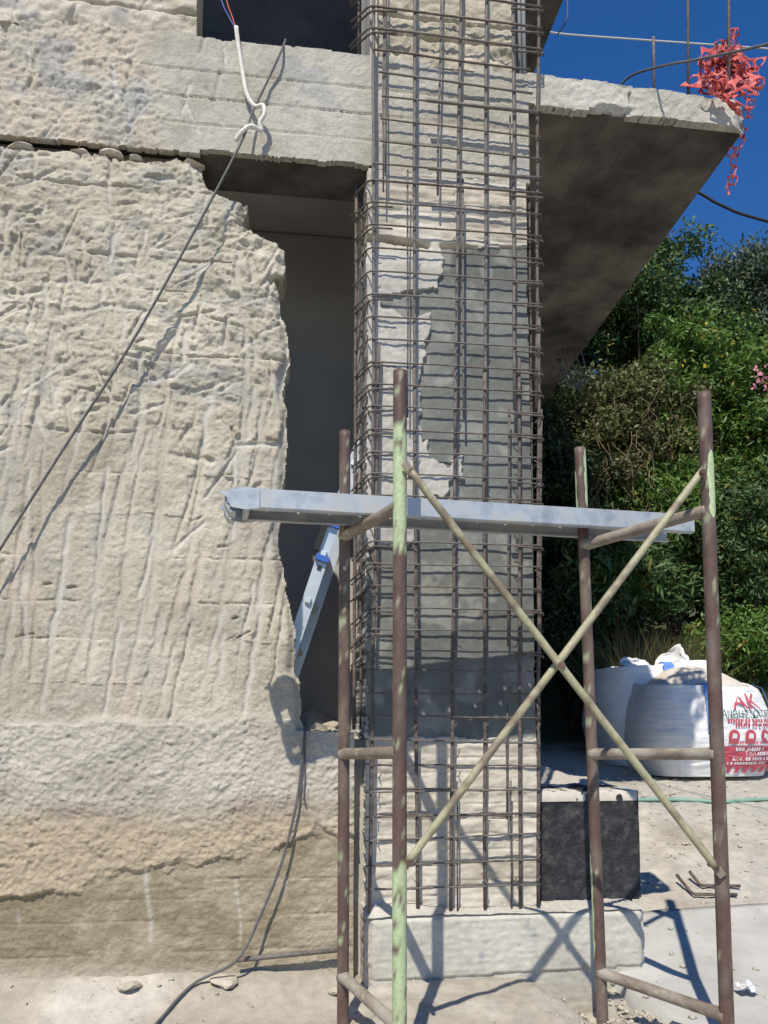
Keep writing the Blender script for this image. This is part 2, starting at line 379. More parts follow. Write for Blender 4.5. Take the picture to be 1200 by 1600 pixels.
    r.h = r.h*(1-below)+hf*below
    # colour
    n1 = fbm(x*3, z*3, 4, 81); n2 = fbm(x*11, z*11, 4, 82)
    c = lerpc(np.array([.415, .375, .29]), np.array([.525, .482, .385]), sst(.3, .7, n1*.6+n2*.4)); c = c*(1+blk_t)[..., None]
    c = lerpc(c, np.array([.60, .50, .41]), .35*sst(.55, .72, fbm(x*4.5, z*3, 3, 83))*zone_lo)
    gm = sst(.60, .72, fbm(x*8, z*9, 4, 84))*(.75-.35*zone_lo); c = lerpc(c, np.array([.34, .335, .315]), gm*.7)
    c = lerpc(c, np.array([.58, .56, .50]), .6*r.smear*(1-inband))
    cb = lerpc(np.array([.42, .39, .32]), np.array([.51, .475, .40]), sst(.3, .7, fbm(x*6, z*6, 4, 85)))
    cb = lerpc(cb, np.array([.30, .235, .19]), .75*sst(.48, .66, fbm(x*2.2, z*4, 4, 86))*sst(1205, 1250, py)*(1-sst(1290, 1330, py)))
    cb = lerpc(cb, np.array([.44, .37, .265]), sst(1240, 1310, py+30*(fbm(x*5, z*5, 3, 87)-.5)))
    cf = lerpc(np.array([.27, .225, .15]), np.array([.42, .365, .27]), sst(.32, .68, .6*fbm(x*2.2, z*5, 5, 88)+.4*fbm(x*18, z*22, 4, 89)))
    cf = lerpc(cf, np.array([.43, .395, .33]), .8*sst(.1, .45, x)*sst(.3, .6, n1)); cf = lerpc(cf, np.array([.46, .42, .34]), sst(1490, 1550, py))
    for (sx, y0, y1, w) in ((232, 1340, 1490, 6), (372, 1365, 1490, 4), (25, 1420, 1455, 5), (450, 1360, 1400, 4)):
        sxx = sx+4*np.sin(py*.04)
        cf = lerpc(cf, np.array([.55, .53, .47]), .6*np.clip(1-np.abs(px-sxx)/w, 0, 1)*sst(y0, y0+20, py)*(1-sst(y1-20, y1, py)))
    c = lerpc(c, cb, inband); c = lerpc(c, cf, below)
    # outline
    pc, qc = .25*(px[:-1, :-1]+px[1:, :-1]+px[:-1, 1:]+px[1:, 1:]), .25*(py[:-1, :-1]+py[1:, :-1]+py[:-1, 1:]+py[1:, 1:])
    xc, zc = x[:-1, :-1], z[:-1, :-1]
    edge = interp_edge(EDGE, qc)+10*(fbm(xc*18, zc*18, 4, 91)-.5)*(qc < 1140)
    top = Z_BB-.062+.085*(fbm(xc*5, zc*0, 4, 92)-.5)+.03*(fbm(xc*20, zc*0, 2, 93)-.5)
    keep = (pc < edge) & (zc < top)
    lab = bid[:-1, :-1].copy(); lab[(qc-band_y[:-1, :-1]) > 0] = -2; lab[(qc-lip[:-1, :-1]) > 0] = -3
    lab[~keep] = -9
    # round the broken edge a little
    ed = interp_edge(EDGE, py); r.h -= .03*sst(-14, 0, px-ed)*(py < 1140)
    r.h += .05*sst(Z_BB-.12, Z_BB-.02, z)*(-.6)
    Yv = -r.h
    wall = empty('wall'); wall.parent = bld
    sheet('base_render', X, Z, Yv, lab == -2, M['wall'], wall, c, .24, False)
    sheet('foundation_face', X, Z, Yv, lab == -3, M['wall'], wall, c, .24, False)
    ids = [b for b in np.unique(lab) if b >= 0]
    cnt = {b: (lab == b).sum() for b in ids}
    big = [b for b in ids if cnt[b] > 40]; small = [b for b in ids if cnt[b] <= 40]
    for b in big: sheet('stone_block', X, Z, Yv, lab == b, M['wall'], wall, c, .24, False)
    if small: sheet('stone_chips', X, Z, Yv, np.isin(lab, small), M['wall'], wall, c, .24)
build_wall()

def build_beam():
    X = np.concatenate([np.arange(-2.6, -1.42, .02), np.arange(-1.42, X_CR+.02, .0065)]); Z = np.arange(Z_BB-.03, Z_BT+.16, .0065)
    r = Relief(X, Z); x, z, px, py = r.x, r.z, r.px, r.py
    slope_z = z+.0
    rough = sst(-40, 40, 250-px+70*(fbm(x*5, z*5, 3, 3)-.5))
    rough = np.maximum(rough, .9*sst(.6, .7, fbm(x*4, z*5, 3, 5))*sst(0, 60, 420-px))
    r.h += .008*(fbm(x*4, z*4, 3, 1)-.5)+.006*(fbm(x*30, z*24, 4, 2)-.5)
    r.h += rough*(.034*(fbm(x*8, z*9, 4, 6)-.35)+.022*(fbm(x*26, z*30, 4, 7, .65)-.5)+.016*(fbm(x*58, z*58, 3, 8, .7)-.5)); r.h += .006*(fbm(x*58, z*58, 3, 9, .7)-.5)
    for k, v in enumerate((131, 171, 212)):
        zv = onY(500, v)[2]; msk = sst(.3, .5, fbm(x*3, z*2, 3, 60+k))*(1-.8*rough)
        r.h -= .010*msk*np.clip(1-np.abs(z-zv-.003*(vn(x*12, z*0, 3)-.5))/.006, 0, 1); r.h += .003*(k % 2)*(z > zv)
    for k in range(40):
        r.stroke(random.uniform(-2.4, -.2), random.uniform(Z_BB, Z_BT), R(random.choice([80, 100, 60, 115, 95])), random.uniform(.12, .3), random.uniform(.012, .024), .008, random.choice([0, 1]))
    n1 = fbm(x*3, z*5, 4, 11)
    c = lerpc(np.array([.40, .375, .31]), np.array([.51, .48, .41]), sst(.3, .7, .6*n1+.4*fbm(x*20, z*14, 4, 15))); c = lerpc(c, np.array([.53, .47, .375]), rough*sst(.35, .6, fbm(x*5, z*5, 3, 12)))
    c = lerpc(c, np.array([.60, .585, .54]), .7*r.smear); c = lerpc(c, np.array([.36, .36, .35]), .6*sst(.62, .75, fbm(x*6, z*6, 3, 13)))
    xc, zc = x[:-1, :-1], z[:-1, :-1]
    bot = Z_BB+.02*(fbm(xc*9, zc*0, 4, 21)-.5)+.012*(fbm(xc*45, zc*20, 3, 24)-.5)-.02*(px[:-1, :-1] < 310)
    top = Z_BT+.02*(fbm(xc*7, zc*0, 4, 22)-.5)+.03*sst(-.55, -.8, xc)*0
    over = px[:-1, :-1] > 580
    keep = ((zc > bot) | over) & (zc < top) & (zc > Z_BB-.02)
    sheet('beam', X, Z, -r.h, keep, M['wall'], bld, c, .035)
build_beam()
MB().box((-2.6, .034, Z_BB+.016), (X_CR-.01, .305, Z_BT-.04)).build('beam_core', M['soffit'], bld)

def build_upper_wall():
    xr = onY(306, 60)[0]
    X = np.arange(-2.6, xr+.004, .0075); Z = np.arange(Z_BT-.03, Z_TOP+.6, .0075)
    r = Relief(X, Z); x, z, px, py = r.x, r.z, r.px, r.py
    r.h += .03*(fbm(x*3, z*3, 3, 1)-.5)+.05*(fbm(x*8, z*12, 4, 2)-.5)+.016*(fbm(x*36, z*36, 3, 4)-.5)
    jz = np.arange(Z_BT+.12, Z_TOP+.7, .19); dh = np.min(np.abs((z+.012*(fbm(x*6, z*2, 2, 9)-.5))[..., None]-jz), -1)
    r.h -= .022*np.clip(1-dh/.009, 0, 1)*sst(.35, .6, fbm(x*5, z*8, 3, 8))
    for k in range(60): r.stroke(random.uniform(-2.4, xr), random.uniform(Z_BT, Z_TOP+.5), R(random.choice([80, 100, 65, 115])), random.uniform(.1, .3), random.uniform(.012, .022), .010, random.choice([0, 1]))
    c = lerpc(np.array([.44, .40, .31]), np.array([.56, .51, .42]), sst(.3, .7, fbm(x*4, z*4, 4, 3))); c = lerpc(c, np.array([.60, .58, .53]), .7*r.smear)
    c = lerpc(c, np.array([.32, .32, .32]), .6*sst(.6, .72, fbm(x*8, z*8, 3, 13)))
    lab = np.searchsorted(jz, z[:-1, :-1].ravel()).reshape(z[:-1, :-1].shape)*10+np.floor((x[:-1, :-1]+5+.2*(np.searchsorted(jz, z[:-1, :-1].ravel()).reshape(z[:-1, :-1].shape) % 2))/.42).astype(int)
    uw = empty('upper_wall'); uw.parent = bld
    for b in np.unique(lab): sheet('stone_block', X, Z, -r.h, lab == b, M['wall'], uw, c, .26)
build_upper_wall()

MORTAR = [(690, 389), (830, 386), (850, 1153), (572, 1150), (574, 858), (640, 852), (650, 826), (662, 772), (697, 775), (702, 752), (722, 748), (724, 712), (708, 716), (700, 730),
          (672, 712), (668, 684), (657, 690), (656, 600), (662, 560), (673, 505), (674, 490), (662, 492), (640, 500), (612, 484), (594, 486), (592, 460), (640, 455), (684, 452), (690, 425)]
def inpoly(px, py, P):
    ins = np.zeros(px.shape, bool); n = len(P)
    for i in range(n):
        x0, y0 = P[i]; x1, y1 = P[(i+1) % n]
        if y0 == y1: continue
        cnd = ((y0 > py) != (y1 > py)) & (px < (x1-x0)*(py-y0)/(y1-y0)+x0); ins ^= cnd
    return ins
def build_column():
    X = np.arange(X_CL, X_CR+.004, .0055); Z = np.arange(Z_FT-.03, Z_BB-.012, .0055)
    r = Relief(X, Z); x, z, px, py = r.x, r.z, r.px, r.py
    r.h += .010*(fbm(x*4, z*4, 3, 1)-.5)+.006*(fbm(x*34, z*30, 4, 2)-.5)
    r.h += .020*(fbm(x*9, z*26, 4, 5)-.5)*sst(1140, 1170, py)+.012*(fbm(x*8, z*40, 3, 6)-.5)*(py < 385)
    for k, v in enumerate(list(range(280, 386, 18))+list(range(1160, 1420, 24))):
        zv = onY(700, v)[2]; r.h -= .007*sst(.35, .6, fbm(x*5, z*3, 2, 40+k))*np.clip(1-np.abs(z-zv-.006*(vn(x*9, z*0, k)-.5))/.006, 0, 1)
    zc_ = onY(700, 384)[2]; r.h -= .05*np.clip(1-np.abs(z-zc_-.03*(fbm(x*10, z*0, 3, 9)-.5))/.02, 0, 1)*sst(.25, .5, fbm(x*8, z*2, 3, 10))
    r.h += .025*(fbm(x*25, z*25, 4, 14)-.5)*np.clip(1-np.abs(py-1150-8*(vn(x*9, z*0)-.5))/25, 0, 1)
    wx, wy = px+14*(fbm(x*22, z*22, 3, 15)-.5), py+12*(fbm(x*22, z*22, 3, 16)-.5)
    mort = inpoly(wx, wy, MORTAR)
    r.h = np.where(mort, -.004+.010*(fbm(x*6, z*6, 3, 17)-.5)+.004*(fbm(x*40, z*40, 3, 18)-.5), r.h+(.012+.012*(fbm(x*18, z*18, 4, 19, .65)-.5))*sst(385, 420, py)*(1-sst(1140, 1160, py)))
    # broken left edge
    c = lerpc(np.array([.44, .40, .33]), np.array([.56, .52, .44]), sst(.3, .7, fbm(x*4, z*8, 4, 21)))
    c = lerpc(c, np.array([.43, .42, .39]), .7*sst(385, 400, py)*(1-sst(1140, 1150, py)))
    c = lerpc(c, np.array([.35, .50, .60]), .5*sst(.62, .72, fbm(x*9, z*9, 3, 22))*sst(380, 400, py)*(1-sst(800, 830, py))*sst(640, 680, px))
    cm = lerpc(np.array([.135, .142, .13]), np.array([.20, .207, .19]), sst(.3, .7, fbm(x*3, z*4, 4, 23)))
    cm = lerpc(cm, np.array([.30, .30, .275]), .6*sst(.58, .7, fbm(x*10, z*9, 3, 24)))
    c = np.where(mort[..., None], cm, c)
    xc, zc = x[:-1, :-1], z[:-1, :-1]
    keep = (xc > X_CL+.02*fbm(zc*14, zc*0, 3, 31)) & (xc < X_CR-.012*fbm(zc*16, zc*0, 3, 32))
    mc = mort[:-1, :-1]
    col = empty('column'); col.parent = bld
    sheet('concrete_face', X, Z, -r.h, keep & ~mc, M['conc'], col, c, .45)
    tag(sheet('mortar_patch', X, Z, -r.h, keep & mc, M['conc'], col, c, .45), 'grey repair mortar covering the middle of the column')
    # upper storey column
    xl, xr = onY(592, 50)[0], onY(804, 50)[0]
    X = np.arange(xl, xr, .007); Z = np.arange(Z_BT-.02, Z_TOP+.5, .007)
    r = Relief(X, Z); x, z, px, py = r.x, r.z, r.px, r.py
    r.h += .012*(fbm(x*5, z*5, 3, 1)-.5)+.022*(fbm(x*14, z*20, 4, 2)-.5)+.012*(fbm(x*50, z*50, 3, 3)-.5)+.03*(fbm(x*20, z*20, 3, 5)-.5)*sst(40, 70, py)
    for v in (25, 53): r.h -= .02*np.clip(1-np.abs(z-onY(700, v+8)[2]-.01*(vn(x*7, z*0)-.5))/.01, 0, 1)
    c = lerpc(np.array([.42, .38, .29]), np.array([.55, .50, .40]), sst(.3, .7, fbm(x*6, z*6, 4, 6)))
    sheet('upper_face', X, Z, -r.h, np.ones((len(Z)-1, len(X)-1), bool), M['wall'], col, c, .45)
build_column()

def skew(m):                                            # the slab's side edge is not quite square to the facade
    m.v = [(x+.055*(y-.05)*(x-X_CR)/(X_SR-X_CR), y, z) for x, y, z in m.v]; return m
def build_slab():
    X = np.arange(X_CR+.016, X_SR, .0065); Z = np.arange(Z_SB-.005, Z_BT+.03, .0065)
    r = Relief(X, Z); x, z, px, py = r.x, r.z, r.px, r.py
    r.h += .010*(fbm(x*4, z*5, 3, 1)-.5)+.014*(fbm(x*26, z*26, 4, 2, .65)-.5)+.009*(fbm(x*58, z*58, 3, 8, .7)-.5)
    r.h -= .03*sst(.55, .62, fbm(x*5, z*12, 3, 3))*sst(-30, 0, -np.abs(px-945)+25)*sst(-20, 0, py-150)
    r.stroke(onY(984, 152)[0], onY(984, 152)[2], R(92), .07, .012, .05)
    r.h -= .075*sst(1138, 1176, px)**2*(.4+fbm(x*18, z*18, 3, 4))
    c = lerpc(np.array([.46, .44, .38]), np.array([.56, .535, .47]), sst(.3, .7, fbm(x*4, z*6, 4, 6)))
    c = lerpc(c, np.array([.30, .30, .29]), .7*sst(1135, 1165, px)*sst(.35, .55, fbm(x*16, z*16, 3, 7)))
    xc, zc, pc = x[:-1, :-1], z[:-1, :-1], px[:-1, :-1]
    bot = Z_SB+.010*(fbm(xc*11, zc*0, 4, 21)-.5)+.012*(fbm(xc*50, zc*25, 3, 25)-.5)+.02*sst(.5, .6, fbm(xc*4, zc*0, 2, 23))*(np.abs(pc-950) < 30)
    top = Z_BT+.012*(fbm(xc*8, zc*0, 4, 22)-.5)-.02*sst(900, 1150, pc)
    sl = empty('balcony_slab'); sl.parent = bld
    sheet('slab_edge', X, Z, -r.h, (zc > bot) & (zc < top) & (xc < X_SR-.03*fbm(zc*30, zc*0, 3, 5)), M['wall'], sl, c, .05)
    # soffit: imprint of formwork boards running back
    x0 = X_CR+.005; k = 0
    while x0 < X_SR-.012:
        w = min(random.uniform(.13, .17), X_SR-.012-x0); dz = random.uniform(0, .0025)
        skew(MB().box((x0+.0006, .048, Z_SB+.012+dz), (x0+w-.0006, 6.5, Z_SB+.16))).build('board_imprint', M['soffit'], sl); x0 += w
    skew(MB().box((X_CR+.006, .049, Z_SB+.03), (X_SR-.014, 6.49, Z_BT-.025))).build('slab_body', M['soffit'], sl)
build_slab()

def simple(name, lo, hi, mat, parent=bld): return MB().box(lo, hi).build(name, mat, parent)
# cores, rooms
simple('column_core', (X_CL+.03, .06, Z_FT-.05), (X_CR-.02, .47, Z_TOP+.5), M['interior'])
simple('joint_fill', (-2.6, .10, Z_BB-.2), (onY(300, 215)[0], .24, Z_BB+.01), M['interior'])
simple('gap_backing', (X_WR-.02, .09, -.1), (X_CL+.04, .25, Z_SILL-.04), M['interior'])  # backing added so the gap beside the column shows as grey shade
simple('floor_slab', (-2.6, .255, Z_SILL-.20), (X_CR-.05, 5.5, Z_SILL-.03), M['interior'])
simple('back_wall', (-.9, 2.3, Z_SILL-.1), (X_CR-.05, 2.5, Z_BT-.21), M['interior'])
simple('upper_back_wall', (-2.6, 1.5, Z_BT-.03), (X_CR-.31, 1.7, 7.14), M['shade_int'])
simple('side_wall', (X_CR-.3, .48, .0), (X_CR-.05, 6.4, Z_TOP+2), M['interior'])
simple('ceiling_slab', (-2.6, .31, Z_BT-.2), (X_CR, 6.4, Z_BT-.04), M['interior'])
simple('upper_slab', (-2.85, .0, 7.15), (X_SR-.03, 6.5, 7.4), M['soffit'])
simple('partition_wall', (-.55, 1.15, Z_SILL-.1), (X_CL+.1, 1.3, Z_BT-.21), M['interior']).location = (0, 0, 0)
a0 = onY(312, 0, .3)
# arched plaster jamb in the upper opening
m = MB(); xj0, xj1 = onY(324, 30, .55)[0], onY(342, 30, .55)[0]; zj = Z_BT-.04
prof = [(xj1, zj), (xj1, zj+.22), (xj1-.012, zj+.30), (xj1-.04, zj+.37), (xj1-.09, zj+.42), (xj1-.16, zj+.44)]; inn = [(xj0, zj), (xj0, zj+.20), (xj0-.01, zj+.26), (xj0-.03, zj+.31), (xj0-.07, zj+.35), (xj1-.16, zj+.37)]
V = [(x, y, z) for y in (.5, .62) for (x, z) in prof+inn]; n6 = 6
Fc = []
for k in range(5): Fc += [(k, k+1, 7+k, 6+k), (12+6+k, 12+7+k, 12+k+1, 12+k), (k, 12+k, 12+k+1, k+1), (6+k, 7+k, 19+k, 18+k)]
m.add(V, Fc+[(0, 6, 18, 12)]).build('arch_jamb', M['interior'], bld)
for pxp in (816, 823):
    p = onY(pxp, 60, .25); tubeobj('downpipe', [(p[0], .3, Z_BT-.02), (p[0], .3, Z_TOP+.6)], .012, M['pvc'], bld, 10)

# footing and the black grade beam
def build_footing():
    y0 = -.13; xl, xr = onY(572, 1480, y0)[0], onY(1013, 1480, y0)[0]; zb = -.18
    X = np.arange(xl, xr, .0065); Z = np.arange(zb, Z_FT+.004, .0065)
    r = Relief(X, Z); x, z = r.x, r.z; px, py = proj(x, y0, z)
    r.h += .008*(fbm(x*3, z*5, 3, 1)-.5)+.005*(fbm(x*14, z*90, 3, 2)-.5)+.004*(fbm(x*60, z*60, 2, 3)-.5)-.03*sst(-14, 0, -(px-xl*0-575)+0)*0
    zl = onY(750, 1525, y0)[2]+.02*(x-x.min())*.6; r.h += np.where(z < zl, -.008, 0)
    e = np.minimum(x-xl, xr-x); r.h -= .03*(1-sst(0, .03, e-.012*fbm(z*20, z*0, 3, 5)))*(.4+fbm(x*30, z*30, 2, 6))
    r.h -= .02*(1-sst(0, .02, (Z_FT-z)))
    c = lerpc(np.array([.43, .41, .35]), np.array([.52, .50, .435]), sst(.3, .7, fbm(x*3, z*6, 4, 7)))
    for (sx, sy) in ((825, 1446), (752, 1496), (835, 1462)):
        q = ((px-sx)/5)**2+((py-sy)/13)**2; c = lerpc(c, np.array([.30, .31, .31]), .7*np.exp(-q))
    c = lerpc(c, np.array([.40, .37, .31]), 0.7*(1-sst(0, .09, z))); c = lerpc(c, np.array([.46, .40, .33]), .7*(1-sst(0, .05, x-xl)))
    ft = empty('footing'); ft.parent = bld
    sheet('footing_face', X, Z, y0-r.h, np.ones((len(Z)-1, len(X)-1), bool), M['conc'], ft, c, .1)
    # rough top surface
    yy = np.arange(y0+.004, .5, .012); Xg, Yg = np.meshgrid(X[::2], yy)
    Zg = Z_FT-.004+.012*(fbm(Xg*9, Yg*9, 4, 8)-.5)+.035*np.exp(-((Xg-onY(620, 1430)[0])/.14)**2)*sst(y0+.01, -.02, Yg)+.008*fbm(Xg*40, Yg*40, 2, 9)
    n, mm = Zg.shape; i, j = np.meshgrid(np.arange(n-1), np.arange(mm-1), indexing='ij')
    q = np.stack([i*mm+j, i*mm+j+1, (i+1)*mm+j+1, (i+1)*mm+j], -1).reshape(-1, 4)
    tt = lerpc(np.array([.46, .43, .37]), np.array([.56, .53, .48]), fbm(Xg*5, Yg*5, 4, 10)).reshape(-1, 3)
    link('footing_top', mesh('footing_top', np.stack([Xg, Yg, Zg], -1).reshape(-1, 3), q, True, tt), M['conc'], ft)
    # black coated grade beam running right from the column
    gx0, gx1 = X_CR+.012, onY(1001, 1320, .06)[0]; zt = onY(920, 1236, .06)[2]
    Xb = np.arange(gx0, gx1, .008); Zb = np.arange(Z_FT-.02, zt, .008); rr = Relief(Xb, Zb)
    rr.h += .018*(fbm(rr.x*16, rr.z*6, 4, 3)-.5)+.006*(fbm(rr.x*60, rr.z*30, 2, 4)-.5)
    keep = (rr.x[:-1, :-1] < gx1-.012*fbm(rr.z[:-1, :-1]*20, rr.z[:-1, :-1]*0, 3, 6)) & (rr.z[:-1, :-1] > Z_FT-.02+.03*fbm(rr.x[:-1, :-1]*25, rr.x[:-1, :-1]*0, 3, 7))
    gb = empty('grade_beam'); gb.parent = bld
    sheet('bitumen_face', Xb, Zb, .06-rr.h, keep, M['bitumen'], gb, np.zeros(rr.x.shape+(3,)), .4)
    yy = np.arange(.055, 2.3, .03); xx = np.arange(gx0-.02, gx1-.002, .025); Xg, Yg = np.meshgrid(xx, yy)
    Zg = zt-.006+.05*(fbm(Xg*5, Yg*3, 4, 12)-.4)*sst(.05, .2, Yg)+.12*np.clip(Yg-.6, 0, 9)*.25+.012*fbm(Xg*30, Yg*30, 2, 13)
    # ragged light cap: closed block
    n, mm = Zg.shape; i, j = np.meshgrid(np.arange(n-1), np.arange(mm-1), indexing='ij')
    q = np.stack([i*mm+j, i*mm+j+1, (i+1)*mm+j+1, (i+1)*mm+j], -1).reshape(-1, 4)
    V = np.stack([Xg, Yg+.01*(fbm(Xg*20, Yg*0, 2, 2)-.5), Zg], -1).reshape(-1, 3)
    b0 = len(V); low = V.copy(); low[:, 2] = zt-.045
    rim = [k for k in range(mm)]+[k*mm+mm-1 for k in range(1, n)]+[(n-1)*mm+k for k in range(mm-2, -1, -1)]+[k*mm for k in range(n-2, 0, -1)]
    Vr = np.concatenate([V, low[rim]]); m4 = len(rim)
    qs = np.array([[rim[(k+1) % m4], rim[k], b0+k, b0+(k+1) % m4] for k in range(m4)])
    tt = np.tile(np.array([.50, .46, .40]), (len(Vr), 1))
    link('rubble_cap', mesh('rubble_cap', Vr, np.concatenate([q, qs]), True, tt), M['conc'], gb)
    simple('grade_beam_core', (gx0+.01, .1, 0), (gx1-.03, 2.2, zt-.035), M['bitumen'], gb)
build_footing()

# cement pad on the right
def build_pad():
    xs = np.linspace(1.44, 3.2, 40); ys = np.linspace(-1.0, .36, 36); Xg, Yg = np.meshgrid(xs, ys); Zg = .045+.235*np.clip(depth_of(Xg, Yg)-3.5, 0, 9)*sst(1.15, 1.5, Xg)+.03+.004*fbm(Xg*8, Yg*8, 3, 1)
    n, mm = Zg.shape; i, j = np.meshgrid(np.arange(n-1), np.arange(mm-1), indexing='ij'); q = np.stack([i*mm+j, i*mm+j+1, (i+1)*mm+j+1, (i+1)*mm+j], -1).reshape(-1, 4)
    Xg = Xg+.06*(fbm(Xg*6, Yg*6, 4, 4)-.5); Yg = Yg+.10*(fbm(Xg*5, Yg*5, 4, 5)-.5); Zg = Zg+.012*(fbm(Xg*3, Yg*3, 3, 6)-.5)
    V = np.stack([Xg, Yg, Zg], -1).reshape(-1, 3); rim = list(range(mm))+[k*mm+mm-1 for k in range(1, n)]+[(n-1)*mm+k for k in range(mm-2, -1, -1)]+[k*mm for k in range(n-2, 0, -1)]
    low = V[rim].copy(); low[:, 2] -= .12; b0 = len(V); m4 = len(rim)
    qs = np.array([[rim[(k+1) % m4], rim[k], b0+k, b0+(k+1) % m4] for k in range(m4)])
    o = link('concrete_pad', mesh('concrete_pad', np.concatenate([V, low]), np.concatenate([q, qs]), False), M['pad']); o['kind'] = 'structure'
build_pad()

# ------------------------------------------------------------------ reinforcement cage round the column
cage = empty('rebar_cage', 'rusty steel reinforcement cage wired round the concrete column', 'rebar cage')
YB = -.065
def vbar(px0, py0, px1, py1, r, mat='bar', y=YB, name='vertical_bar'):
    a, b = onY(px0, py0, y), onY(px1, py1, y); n = max(3, int(abs(py1-py0)/70)); P = []
    for k in range(n+1):
        t = k/n; p = a*(1-t)+b*t; p = p+np.array([random.gauss(0, .0016), random.gauss(0, .0016), 0]) if 0 < k < n else p; P.append(p)
    tubeobj(name, P, r, M[mat], cage, 8)
T8, T5, T4 = .0082, .0054, .0041
vbar(584, -150, 583, 790, T8, 'bar_grey'); vbar(599, -150, 599, 300, T4, 'bar_grey'); vbar(603, -150, 602, 270, T4, 'bar_grey')
vbar(648, -150, 648, 780, T8, 'bar_grey'); vbar(692, -150, 684, 305, T5, 'bar_grey'); vbar(722, -150, 711, 700, T8, 'bar_grey')
vbar(760, -150, 758, 780, T8, 'bar_grey'); vbar(801, -150, 804, 640, T8, 'bar_grey'); vbar(842, -150, 838, 640, T8)
vbar(637, 266, 637, 652, T4); vbar(723, 280, 725, 655, T5, 'bar_grey'); vbar(797, 180, 797, 320, T4); vbar(796, 632, 794, 1010, T5)
vbar(592, 536, 577, 1436, T8); vbar(647, 572, 653, 1428, T8); vbar(712, 574, 704, 1424, T8); vbar(757, 578, 758, 1420, T8); vbar(811, 560, 813, 1418, T8); vbar(842, 497, 841, 1416, T8)
vbar(714, 1221, 715, 1424, T4); vbar(793, 1100, 792, 1280, T4); vbar(798, 1220, 799, 1418, T4); vbar(846, 640, 843, 1130, T5)
for (p0, p1, yy) in ((557, 553, .08), (566, 563, .12)):
    vbar(p0, 290, p1, 1140, T8 if p0 < 560 else T5, 'bar', yy)
vbar(560, -150, 560, 98, T5, 'bar_grey', .08)
vbar(826, 175, 836, 1410, T5, 'bar', .05); 
YS = YB-.014
def stirrup(yl, yr, xl=583, xr=846, leg=True, r=T4, hook=True):
    pts = []
    jl = random.uniform(-3, 3)
    if leg:
        pts += [onY(549+jl, yl+27+random.uniform(-3, 4), .10), onY(562+jl*.5, yl+15, .04), onY(574, yl+3, -.02), onY(582, yl, YS)]
    else: pts += [onY(xl+random.uniform(-3, 3), yl, YS)]
    n = 5
    for k in range(1, n):
        t = k/n; pts.append(onY(xl+(xr-xl)*t, yl+(yr-yl)*t+random.uniform(-.8, .8), YS+random.uniform(-.002, .002)))
    e = onY(xr, yr, YS); pts.append(e)
    if leg: pts += [e+np.array([.006, .02, 0]), np.array([e[0]+.004, .12, e[2]+random.uniform(-.012, .012)])]
    tubeobj('stirrup', pts, r, M[random.choice(['bar', 'bar_grey', 'bar'])], cage, 6)
    if leg and hook and random.random() < .75:
        dy = random.uniform(6, 10); tubeobj('stirrup_lap', [onY(551+jl, yl+27+dy, .10), onY(575, yl+4+dy, -.015), onY(584, yl+dy-1, YS), onY(617+random.uniform(-6, 6), yl+dy+1, YS)], r, M['bar'], cage, 6)
    if leg and random.random() < .8:
        dy = random.uniform(4, 9); x = random.uniform(796, 806); tubeobj('stirrup_lap', [onY(x, yr+dy-4, YS), onY(848, yr+dy, YS), onY(849, yr+dy+3, .1)], r, M['bar'], cage, 6)
for (a, b) in ((-26, 11), (9, 44), (43, 77)): stirrup(a, b, r=T5)
stirrup(77, 109, 585, 828, False, T5); stirrup(112, 146, 592, 832, False, T5)
for (a, b) in ((150, 175), (185, 215), (220, 249)): stirrup(a, b, 594, 846, False)
tubeobj('crossbar', [onY(668, 157, YS-.012), onY(840, 176, YS-.012)], T8, M['bar_grey'], cage); tubeobj('crossbar', [onY(669, 263, YS-.012), onY(842, 279, YS-.012)], T8, M['bar_grey'], cage)
stirrup(255, 277, 583, 846, False)
yl = 281.0
while yl < 1020:
    sl = (1110-yl)*.0001*255+ (0 if yl < 900 else 1)
    stirrup(yl, yl+sl, r=T5 if yl < 300 else T4); yl += random.uniform(33.5, 36.5)
for (a, b) in ((1046, 1049), (1083, 1085), (1118, 1122), (1155, 1162), (1194, 1197), (1238, 1233), (1277, 1270), (1314, 1302), (1353, 1343), (1390, 1382)):
    stirrup(a, b, 572, 845, False); 
for a in (1232, 1272): stirrup(a, a+3, 588, 800, False)

m = MB()
for pxv in (584, 648, 711, 758, 804, 840):
    for pyv in np.arange(290, 1400, 35.2):
        if random.random() < .55:
            q = onY(pxv+random.uniform(-2, 2), pyv+(pxv-583)*.0001*(1110-pyv)+random.uniform(-2, 2), YS-.006); s_ = random.choice([-1, 1])
            m.tube([q+np.array([-.013*s_, .006, -.012]), q+np.array([0, -.004, 0]), q+np.array([.013*s_, .006, .012])], .0022, 4)
            if random.random() < .5: m.tube([q+np.array([0, -.004, 0]), q+np.array([.006*s_, -.016, -.012])], .0026, 4)
m.build('tie_wires', M['bar_grey'], cage)['kind'] = 'stuff'
